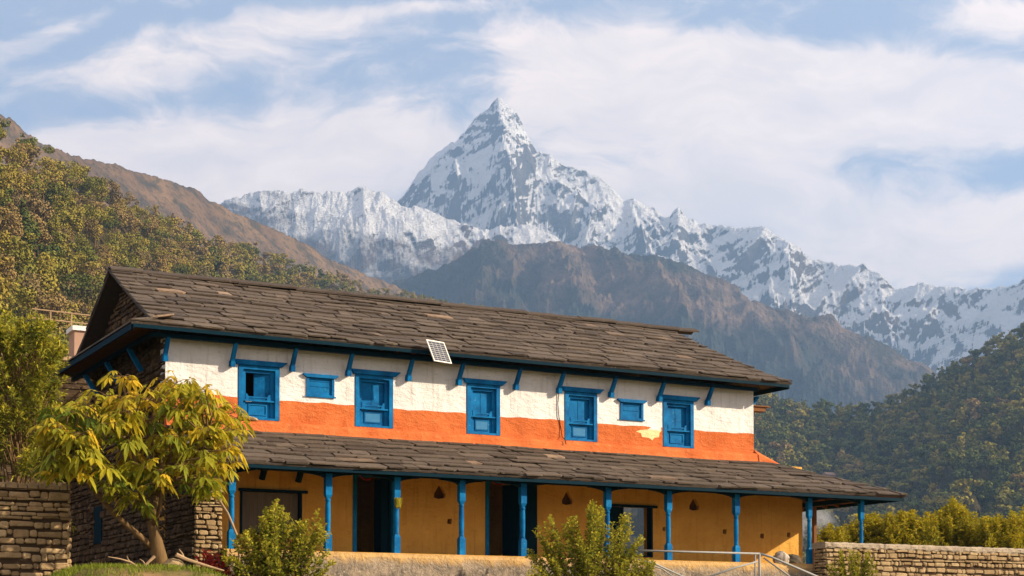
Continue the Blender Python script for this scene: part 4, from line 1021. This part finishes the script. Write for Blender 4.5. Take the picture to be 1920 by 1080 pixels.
def wood(L, name, label, group, n_ind, spots, tonefn, seed, grp_label, far_size, nf, scl=1.0):
    rg = np.random.default_rng(seed); Qs = []; Ts = []; tr = []
    for i, (d, x, y, z, pu, pv) in enumerate(spots):
        sc = rg.uniform(.75, 1.3)*scl; tn = tonefn(rg, x, y); a = rg.uniform(0, 6.28)
        if i < n_ind:
            cm, tm = VAR[rg.integers(len(VAR))]
            o = empty('tree', (x, y, z-.3), label, 'tree', group); o.rotation_euler[2] = a; o.scale = (sc*rg.uniform(.9, 1.15), sc*rg.uniform(.9, 1.15), sc)
            c = bpy.data.objects.new('crown', cm); COL.objects.link(c); c.parent = o; c.color = (tn, tn, tn, 1)
            t_ = bpy.data.objects.new('trunk', tm); COL.objects.link(t_); t_.parent = o
        else:
            n = int(nf*min(1.6, 900/d)+30); Q, k = crown_faces(rg, n, far_size*(1+d/3500), int(rg.integers(3)))
            ca, sa = math.cos(a), math.sin(a); Rm = np.array([[ca, -sa, 0], [sa, ca, 0], [0, 0, 1]])*sc
            Qs.append((Q.reshape(-1, 3)@Rm.T+np.array([x, y, z-.5])).astype(np.float32)); Ts.append(tn+rg.normal(0, .015, n)+rg.normal(0, .025, 30)[k])
    if Qs:
        V = np.concatenate(Qs); T_ = np.concatenate(Ts)
        o = np_mesh(name, V, np.arange(len(V)).reshape(-1, 4), M_forest, tone=T_); o.color = (0, 0, 0, 1); tag(o, grp_label, 'forest', kind='stuff')
def tone_left(rg, x, y):
    n = float(fbm(np.array([x/60.]), np.array([y/60.]), 3, 4)[0])
    r = rg.random()+n*.5
    return float(np.clip(.22+.62*r+rg.normal(0, .07), .02, .93))
def tone_right(rg, x, y):
    n = float(fbm(np.array([x/120.]), np.array([y/120.]), 3, 14)[0])
    return float(np.clip(.06+.40*rg.random()+n*.25+(.28 if rg.random() < .14 else 0), .0, .85))
sp1 = tree_spots(Llh, 26000, -60, 1060, 0, .93, 8.0, 1)
wood(Llh, 'forest', 'autumn coloured tree of the wooded slope rising behind the house on the left', 'trees on the left hillside', 285, sp1, tone_left, 2, 'brown and yellow green wood running up the far part of the left slope', .58, 620, 1.2)
sp2 = tree_spots(Lrh, 26000, 1370, 2060, 0, .97, 9.8, 3)
wood(Lrh, 'forest', '', '', 0, sp2, tone_right, 4, 'hazy green wood covering the valley slope on the right', .85, 480, 1.5)
print('TREES', len(sp1), len(sp2))

def leaves(rng, P, D, ln, wd, droop=.3):
    """one bent leaf per point P pointing along D; returns vertices (n,5,3) and quads"""
    n = len(P); D = D/np.linalg.norm(D, axis=1)[:, None]; up_ = np.array([0, 0, 1.])+rng.normal(0, .5, (n, 3))
    S_ = np.cross(D, up_); S_ /= np.linalg.norm(S_, axis=1)[:, None]; N = np.cross(S_, D)
    l = (ln*(.65+.7*rng.random(n)))[:, None]; w = (wd*(.7+.6*rng.random(n)))[:, None]
    m_ = P+D*l*.5; tip = P+D*l-np.array([0, 0, 1])*l*droop
    V = np.stack([P, m_+S_*w*.5+N*w*.18, tip, m_-S_*w*.5+N*w*.18], 1)
    return V
def shoot_plant(name, label, cat, shoots, ln, wd, per, m_leaf, rng, base_z, group=None, stem_r=.010, spread=.6, m_stem=M_bark, start=.25, part='foliage'):
    """shoots: list of (base xyz, tip xyz)"""
    bx = np.mean([b for b, t in shoots], 0)
    root = empty(name, (bx[0], bx[1], base_z), label, cat, group)
    st = MB(); LV = []; LT = []
    for b, t in shoots:
        b = np.array(b, float); t = np.array(t, float); L = np.linalg.norm(t-b); out = (t-b)*[1, 1, 0]
        mid_ = b*.5+t*.5+np.array([0, 0, .12*L])-out*.12+rng.normal(0, .03*L, 3)
        s_ = np.linspace(0, 1, 6)[:, None]; C = (1-s_)**2*b+2*s_*(1-s_)*mid_+s_**2*t
        st.tube([tuple(c) for c in C], [stem_r*(1.3-k*.2) for k in range(6)], 5)
        n = max(4, int(per*L)); k = start+(1-start)*rng.random(n)**.8; kk = k[:, None]
        P = (1-kk)**2*b+2*kk*(1-kk)*mid_+kk**2*t
        T = t-b; T = T/np.linalg.norm(T); a = rng.uniform(0, 6.28, n)
        r = np.stack([np.cos(a), np.sin(a), rng.normal(.1, .5, n)], 1); D = r*spread+T*(.35+.9*kk**3)
        P = P+r*rng.uniform(0, .35, n)[:, None]*ln
        LV.append(leaves(rng, P, D, ln*(1.1-.35*k), wd*(1.1-.35*k)))
        LT.append(np.clip(rng.normal(.40, .17, n)+.28*(k > .85)+rng.normal(0, .08), 0, 1))
    V = np.concatenate(LV); T_ = np.concatenate(LT)
    if part: 
        o = np_mesh(part, V.reshape(-1, 3), np.arange(len(V)*4).reshape(-1, 4), m_leaf, root, tone=T_)
    st.build('stem', m_stem, root)
    return root
def env(pts): a, b = zip(*pts); return lambda u: float(np.interp(u, a, b))
def bush(label, top, y, u0, u1, vbase, n, ln, wd, per, seed, name='bush', cat='bush', m_leaf=M_bush, dy=.7, ub=None, group=None, gz=None, low=70, red=False, conv=.45, **kw):
    rg = np.random.default_rng(seed); sh = []; T = env(top)
    for i in range(n):
        u = rg.uniform(u0, u1); vt = T(u); v = vt+rg.random()**1.6*low
        yy_ = y+rg.uniform(-dy, dy)*(.3+.7*min(1, (v-vt)/40+.2)); x, z = U(u, v, yy_)
        uc = ub if ub is not None else (u0+u1)/2
        bx, _ = U(uc+(u-uc)*conv, vbase, y); gz_ = ground_z(bx, y) if gz is None else gz
        sh.append(((bx+rg.normal(0, .05), y+rg.normal(0, .08), gz_), (x, yy_, z)))
    return shoot_plant(name, label, cat, sh, ln, wd, per, m_leaf, rg, gz if gz is not None else ground_z(sh[0][0][0], y), group, **kw)
bush('leafy green bush growing before the left end of the verandah', [(410, 1040), (428, 1015), (450, 1005), (470, 990), (490, 970), (505, 945), (522, 936), (540, 965), (560, 978), (580, 975), (600, 952), (612, 980), (625, 1035), (635, 1060)], -4.6, 412, 632, 1110, 150, .12, .065, 46, 11, low=150, spread=.9)
bush('leafy green bush with tall yellowish shoots before the middle of the verandah', [(982, 1060), (992, 1010), (1010, 985), (1035, 962), (1048, 995), (1075, 963), (1088, 990), (1108, 940), (1128, 936), (1140, 950), (1152, 990), (1175, 953), (1192, 985), (1212, 1000), (1212, 1040), (1230, 1075)], -4.9, 984, 1226, 1110, 150, .115, .062, 46, 12, low=150, spread=.9)
bush('small bush growing against the front of the right hand stone wall', [(1548, 1050), (1570, 1035), (1600, 1026), (1630, 1034), (1648, 1060)], -3.9, 1550, 1645, 1090, 50, .08, .04, 80, 13, dy=.25, low=45)
bush('low yellow green bush growing over the steps beside the pipe railing', [(1150, 1060), (1190, 1045), (1228, 1050), (1240, 1080)], -5.3, 1150, 1236, 1100, 40, .08, .045, 60, 14, dy=.3, low=40)
hl = ['leftmost yellow green shrub behind the verandah corner post', 'low shrub behind the wall just right of the verandah corner post', 'rounded yellow shrub behind the coping, above the small wall bush', 'bright yellow shrub behind the right hand wall, left of the tallest one', 'tallest yellow green shrub behind the right hand wall', 'broad dark based shrub right of the tallest one', 'shrub behind the wall near the photo edge', 'outermost shrub cut by the right edge of the photo']
tops = env([(1530, 985), (1560, 975), (1590, 968), (1625, 950), (1660, 955), (1690, 945), (1720, 952), (1750, 948), (1778, 930), (1800, 928), (1815, 950), (1850, 960), (1880, 958), (1905, 945), (1940, 938)])
ctr = [1555, 1612, 1662, 1712, 1786, 1828, 1872, 1925]
for i, c in enumerate(ctr):
    w = 44 if i else 30
    tp = [(c-w, tops(c-w)+24), (c-w*.6, tops(c-w*.6)+12), (c-w*.2, tops(c-w*.2)+14), (c, tops(c)+4), (c+w*.3, tops(c+w*.3)+16), (c+w*.6, tops(c+w*.6)+10), (c+w, tops(c+w)+26)]
    bush(hl[i], tp, 2.0+(i % 3)*.9, c-w, c+w, 1040, 150, .15, .08, 30, 30+i, name='shrub', cat='shrub', m_leaf=M_hedge, dy=.8, group='shrubs behind the right hand wall', gz=-.9, low=80, conv=.75, spread=1.2, start=.45)
# leafy tree behind the left wall
rg = np.random.default_rng(50); sh = []; y0 = -.4
x0, _ = U(30, 900, y0)
LT_ = [(-60, 640), (-20, 590), (10, 575), (30, 598), (60, 592), (95, 600), (118, 620), (130, 660), (128, 720)]
for i in range(260):
    u = rg.uniform(-70, 134); v = env(LT_)(u)+rg.random()**1.1*285; yy_ = y0+rg.uniform(-1.5, 1.5); x, z = U(u, v, yy_)
    sh.append(((x0+(x-x0)*.45+rg.normal(0, .1), y0+(yy_-y0)*.4, max(1.2, z-1.0)), (x, yy_, z)))
lt = shoot_plant('tree', 'slender leafy tree behind the stone wall at the left edge', 'tree', sh, .19, .055, 58, M_leftleaf, rg, -.5, stem_r=.014, start=.45, spread=.9)
mb = MB(); mb.tube([(x0, y0, -.5), (x0+.05, y0, 1.0), (x0, y0, 2.1), (x0-.1, y0, 3.6)], [.13, .11, .09, .04], 8)
for a in (-1.6, -.7, .6, 1.3): mb.tube([(x0, y0, 1.5+abs(a)*.3), (x0+a*.5, y0+a*.3, 2.4+abs(a)*.4), (x0+a, y0-a*.4, 3.6)], [.06, .045, .02], 6)
mb.build('trunk', M_bark, lt)

# broad tree with large lobed leaves
def lobed(rng, c, fwd, size, out, tones, tone_):
    """seven-lobed drooping leaf, stalk end at c, pointing along fwd"""
    f = Vector(fwd).normalized(); s_ = f.cross(Vector((0, 0, 1))+Vector(rng.normal(0, .35, 3))).normalized(); n = s_.cross(f).normalized()
    c = Vector(c)
    for a, L, w in ((0, 1, .30), (.72, .88, .27), (-.72, .88, .27), (1.4, .66, .23), (-1.4, .66, .23), (2.15, .42, .18), (-2.15, .42, .18)):
        a += rng.normal(0, .08); L = L*size*rng.uniform(.8, 1.1); w *= size
        d = f*math.cos(a)+s_*math.sin(a); p_ = d.cross(n).normalized()
        dr = lambda r_: Vector((0, 0, -1))*(r_*r_)*.75/size
        M = c+d*L*.55+dr(L*.55)-n*w*.16; T = c+d*L*.98+dr(L)
        B0 = c+d*L*.12; A = c+d*L*.50+p_*w*.5+dr(L*.5); B = c+d*L*.50-p_*w*.5+dr(L*.5)
        C1 = c+d*L*.74+p_*w*.42+dr(L*.74); C2 = c+d*L*.74-p_*w*.42+dr(L*.74)
        D1_ = c+d*L*.26+p_*w*.2; D2_ = c+d*L*.26-p_*w*.2
        b = len(out); out += [tuple(v) for v in (B0, D1_, A, C1, T, C2, B, D2_, M)]
        tones.append((b, tone_+rng.normal(0, .04)))
rg = np.random.default_rng(77)
bt = empty('tree', (-1.35, -4.5, -.5), 'broad tree with large yellowing lobed leaves before the left corner of the house', 'tree')
topE = env([(75, 850), (90, 800), (115, 760), (165, 738), (205, 705), (245, 685), (300, 684), (345, 702), (385, 718), (425, 740), (455, 762)])
botE = env([(75, 900), (110, 915), (150, 915), (200, 950), (240, 980), (270, 960), (300, 935), (350, 920), (385, 960), (418, 975), (440, 870), (458, 810)])
tips = []
tries = 0
while len(tips) < 150 and tries < 9000:
    tries += 1
    u = rg.uniform(95, 440); a, b = topE(u)+14, botE(u)-30
    if b < a: continue
    v = a+(b-a)*rg.random()**1.15; y = -4.5+rg.uniform(-1.5, 1.3); x, z = U(u, v, y)
    if all((x-p[0])**2+(y-p[1])**2+(z-p[2])**2 > .215**2 for p in tips): tips.append((x, y, z))
# limbs
hub = {}
mb = MB()
B0 = U(300, 1062, -4.5); trunkpts = [(B0[0]+.02, -4.5, -.7), (B0[0]-.02, -4.5, -.3), (U(292, 1010, -4.5)[0], -4.5, U(292, 1010, -4.5)[1]), (U(283, 975, -4.5)[0], -4.5, U(283, 975, -4.5)[1])]
mb.tube(trunkpts, [.21, .165, .13, .10], 10)
def uvy(u, v, y): a, b = U(u, v, y); return (a, y, b)
limbs = [[trunkpts[-1], uvy(292, 930, -4.4), uvy(300, 880, -4.3), uvy(320, 800, -4.2)], [trunkpts[-1], uvy(268, 945, -4.6), uvy(255, 880, -4.8), uvy(240, 790, -4.9)],
         [(B0[0]-.05, -4.45, -.2), uvy(262, 1005, -4.5), uvy(215, 965, -4.6), uvy(160, 900, -4.7), uvy(118, 850, -4.8)], [uvy(292, 930, -4.4), uvy(330, 880, -4.7), uvy(390, 820, -5.0)], [uvy(300, 880, -4.3), uvy(285, 820, -3.9), uvy(290, 750, -3.8)],
         [uvy(285, 990, -4.5), uvy(300, 955, -4.9), uvy(306, 900, -5.1), uvy(312, 870, -5.2)]]
rad = [[.09, .07, .05, .03], [.07, .055, .04, .025], [.085, .065, .055, .04, .03], [.07, .05, .03], [.06, .05, .03], [.05, .035, .025, .02]]
nodes = []
for L_, r_ in zip(limbs, rad):
    mb.tube(L_, r_, 8)
    for i in range(len(L_)-1):
        for k in (0, .33, .66): nodes.append(tuple(np.array(L_[i])*(1-k)+np.array(L_[i+1])*k))
    nodes.append(L_[-1])
for p in tips:
    q_ = min((n for n in nodes if n[2] < p[2]+.1), key=lambda n: (n[0]-p[0])**2+(n[1]-p[1])**2+(n[2]-p[2])**2, default=nodes[0])
    m_ = ((p[0]+q_[0])/2+rg.normal(0, .05), (p[1]+q_[1])/2, (p[2]+q_[2])/2-.06+rg.normal(0, .05)); mb.tube([q_, m_, p], [.026, .020, .012], 5)
LV = []; LF = []; LTn = []; pet = mb
for p in tips:
    k = rg.integers(3, 9); a0 = rg.uniform(0, 6.28)
    age = rg.normal(.47, .2)+(.12 if p[2] > 2.6 else -.06)
    for i in range(k):
        a = a0+i*6.28/k+rg.normal(0, .25); el = rg.uniform(-.5, .8); ln = rg.uniform(.14, .30)
        d = np.array([math.cos(a), math.sin(a), el]); c = np.array(p)+d*ln-np.array([0, 0, .02])
        pet.tube([p, tuple(np.array(p)+d*ln*.5+np.array([0, 0, .02])), tuple(c)], .006, 4)
        f = np.array([math.cos(a), math.sin(a), rg.uniform(-.8, .35)])
        lobed(rg, c, f, rg.uniform(.15, .40), LV, LTn, age+rg.normal(0, .16))
FF = []; TT_ = []
for b, t in LTn:
    for f in ((0, 1, 8, 7), (1, 2, 3, 8), (3, 4, 5, 8), (7, 8, 5, 6)): FF.append(tuple(b+i for i in f)); TT_.append(min(max(t, 0), 1))
np_mesh('leaves', LV, FF, M_bigleaf, bt, tone=TT_); mb.build('trunk', M_bark, bt, smooth=True)

# grass, red plant, fallen branches
rg = np.random.default_rng(90); n = 26000
X = rg.uniform(-7.5, 1.6, n); Y = rg.uniform(-9.0, -3.2, n); keep = fbm(X*.9, Y*.9, 3, 6) > -.12; X, Y = X[keep], Y[keep]
Z = np.array([ground_z(a, b) for a, b in zip(X, Y)])-.03+.10*fbm(X*.35, Y*.35, 4, 3)
P = np.stack([X, Y, Z], 1); D = rg.normal(0, .35, P.shape); D[:, 2] = 1
V = leaves(rg, P, D, .13, .012, .1)
tag(np_mesh('grass', V.reshape(-1, 3), np.arange(len(V)*4).reshape(-1, 4), M_grass, tone=rg.random(len(V))), 'short green grass growing under the broad leaved tree', 'grass', kind='stuff')
bush('straggly plant with deep red leaves between the stone pillar and the green bush', [(365, 1050), (380, 1032), (400, 1036), (425, 1045), (450, 1065)], -4.2, 368, 448, 1090, 26, .13, .05, 60, 61, name='red_leaf_plant', cat='plant', m_leaf=M_red, dy=.25, low=30)
def branch(pts, r, label, sub):
    mb = MB(); mb.tube(pts, [r*(1-.7*i/(len(pts)-1)) for i in range(len(pts))], 7)
    for s_ in sub: mb.tube(s_, [r*.5, r*.35, r*.15], 5)
    tag(mb.build('fallen_branch', M_twig), label, 'branch', 'fallen branches on the grass')
yb = -5.6
branch([uvy(290, 1043, yb), uvy(272, 1060, yb), uvy(262, 1070, yb-.2)], .035, 'short dead stick standing slanted in the grass under the tree', [[uvy(272, 1058, yb), uvy(268, 1052, yb), uvy(262, 1048, yb)]])
branch([uvy(265, 1068, yb), uvy(245, 1054, yb), uvy(225, 1048, yb), uvy(203, 1044, yb)], .028, 'pale dead branch with twigs lying on the grass left of the trunk', [[uvy(245, 1055, yb), uvy(240, 1048, yb), uvy(238, 1042, yb)], [uvy(252, 1058, yb), uvy(240, 1058, yb), uvy(232, 1060, yb)]])
branch([uvy(330, 1040, yb), uvy(350, 1049, yb), uvy(385, 1060, yb), uvy(420, 1070, yb)], .05, 'thick fallen branch running from the trunk towards the red plant', [[uvy(345, 1047, yb), uvy(342, 1038, yb), uvy(336, 1030, yb)]])
rock('boulder', (uvy(325, 1072, -5.4)[0], -5.4, -.62), .24, .2, .12, M_stonelt, rr, 'low pinkish boulder in the grass beside the tree trunk', 'boulder')
# small farmstead in the wood across the valley
def far_house(u, v, t, label):
    X, Y, Z = Lrh.sample(np.array([float(u)]), np.array([t])); x, y, z = float(X[0]), float(Y[0]), float(Z[0])+2
    h = empty('cottage', (x, y, z), label, 'house', 'cottages in the valley wood')
    mb = MB(); mb.box(x-5, x+5, y-3, y+3, z-3, z+5); mb.build('wall', pm, h)
    mb = MB(); mb.prism([(x-5.6, z+4.6), (x+5.6, z+4.6), (x+5.6, z+4.8), (x-5.6, z+4.8)], y-3.8, y+3.8)
    mb.add([(x-5.6, y-3.8, z+4.8), (x+5.6, y-3.8, z+4.8), (x+5.6, y+3.8, z+4.8), (x-5.6, y+3.8, z+4.8), (x-5.6, y, z+7.4), (x+5.6, y, z+7.4)], [(0, 1, 5, 4), (2, 3, 4, 5), (0, 4, 3), (1, 2, 5)]); mb.build('roof', pm, h)
    mb = MB()
    for k in (-3, 0, 3): o = MB(); o.box(x+k-.5, x+k+.5, y-3.04, y-3.001, z+1.8, z+3.2); o.build('window', M_dark, h)
far_house(1552, 818, .22, 'pinkish cottage among the trees at the foot of the valley')

def smoke():
    X, Y, Z = Lrh.sample(np.array([1505.]), np.array([.45])); x, y, z = float(X[0]), float(Y[0]), float(Z[0])
    m = bpy.data.materials.new('smoke'); m.use_nodes = True; q = NT(m.node_tree)
    v = q.n('ShaderNodeVolumePrincipled'); v.inputs['Color'].default_value = (.9, .9, .95, 1)
    c = q.n('ShaderNodeTexCoord').outputs['Generated']; sv = q.n('ShaderNodeVectorMath', operation='SUBTRACT'); q.l(c, sv.inputs[0]); sv.inputs[1].default_value = (.5, .5, .5)
    ln = q.n('ShaderNodeVectorMath', operation='LENGTH'); q.l(sv.outputs[0], ln.inputs[0])
    d = q.m('MULTIPLY', q.rng(ln.outputs[1], .12, .5, 1, 0), q.rng(q.noise(c, 3.5, 4, .6), .42, .62)); q.l(q.m('MULTIPLY', d, .12), v.inputs['Density'])
    o = q.n('ShaderNodeOutputMaterial'); q.l(v.outputs[0], o.inputs[1])
    bm = bmesh.new(); bmesh.ops.create_icosphere(bm, subdivisions=3, radius=1)
    for w_ in bm.verts: w_.co = Vector((x+w_.co.x*26, y+w_.co.y*26, z+16+w_.co.z*22))
    me = bpy.data.meshes.new('smoke'); bm.to_mesh(me); tag(link('smoke', me, m), 'pale smoke drifting up from the wood at the foot of the valley', 'smoke', kind='stuff')
smoke()
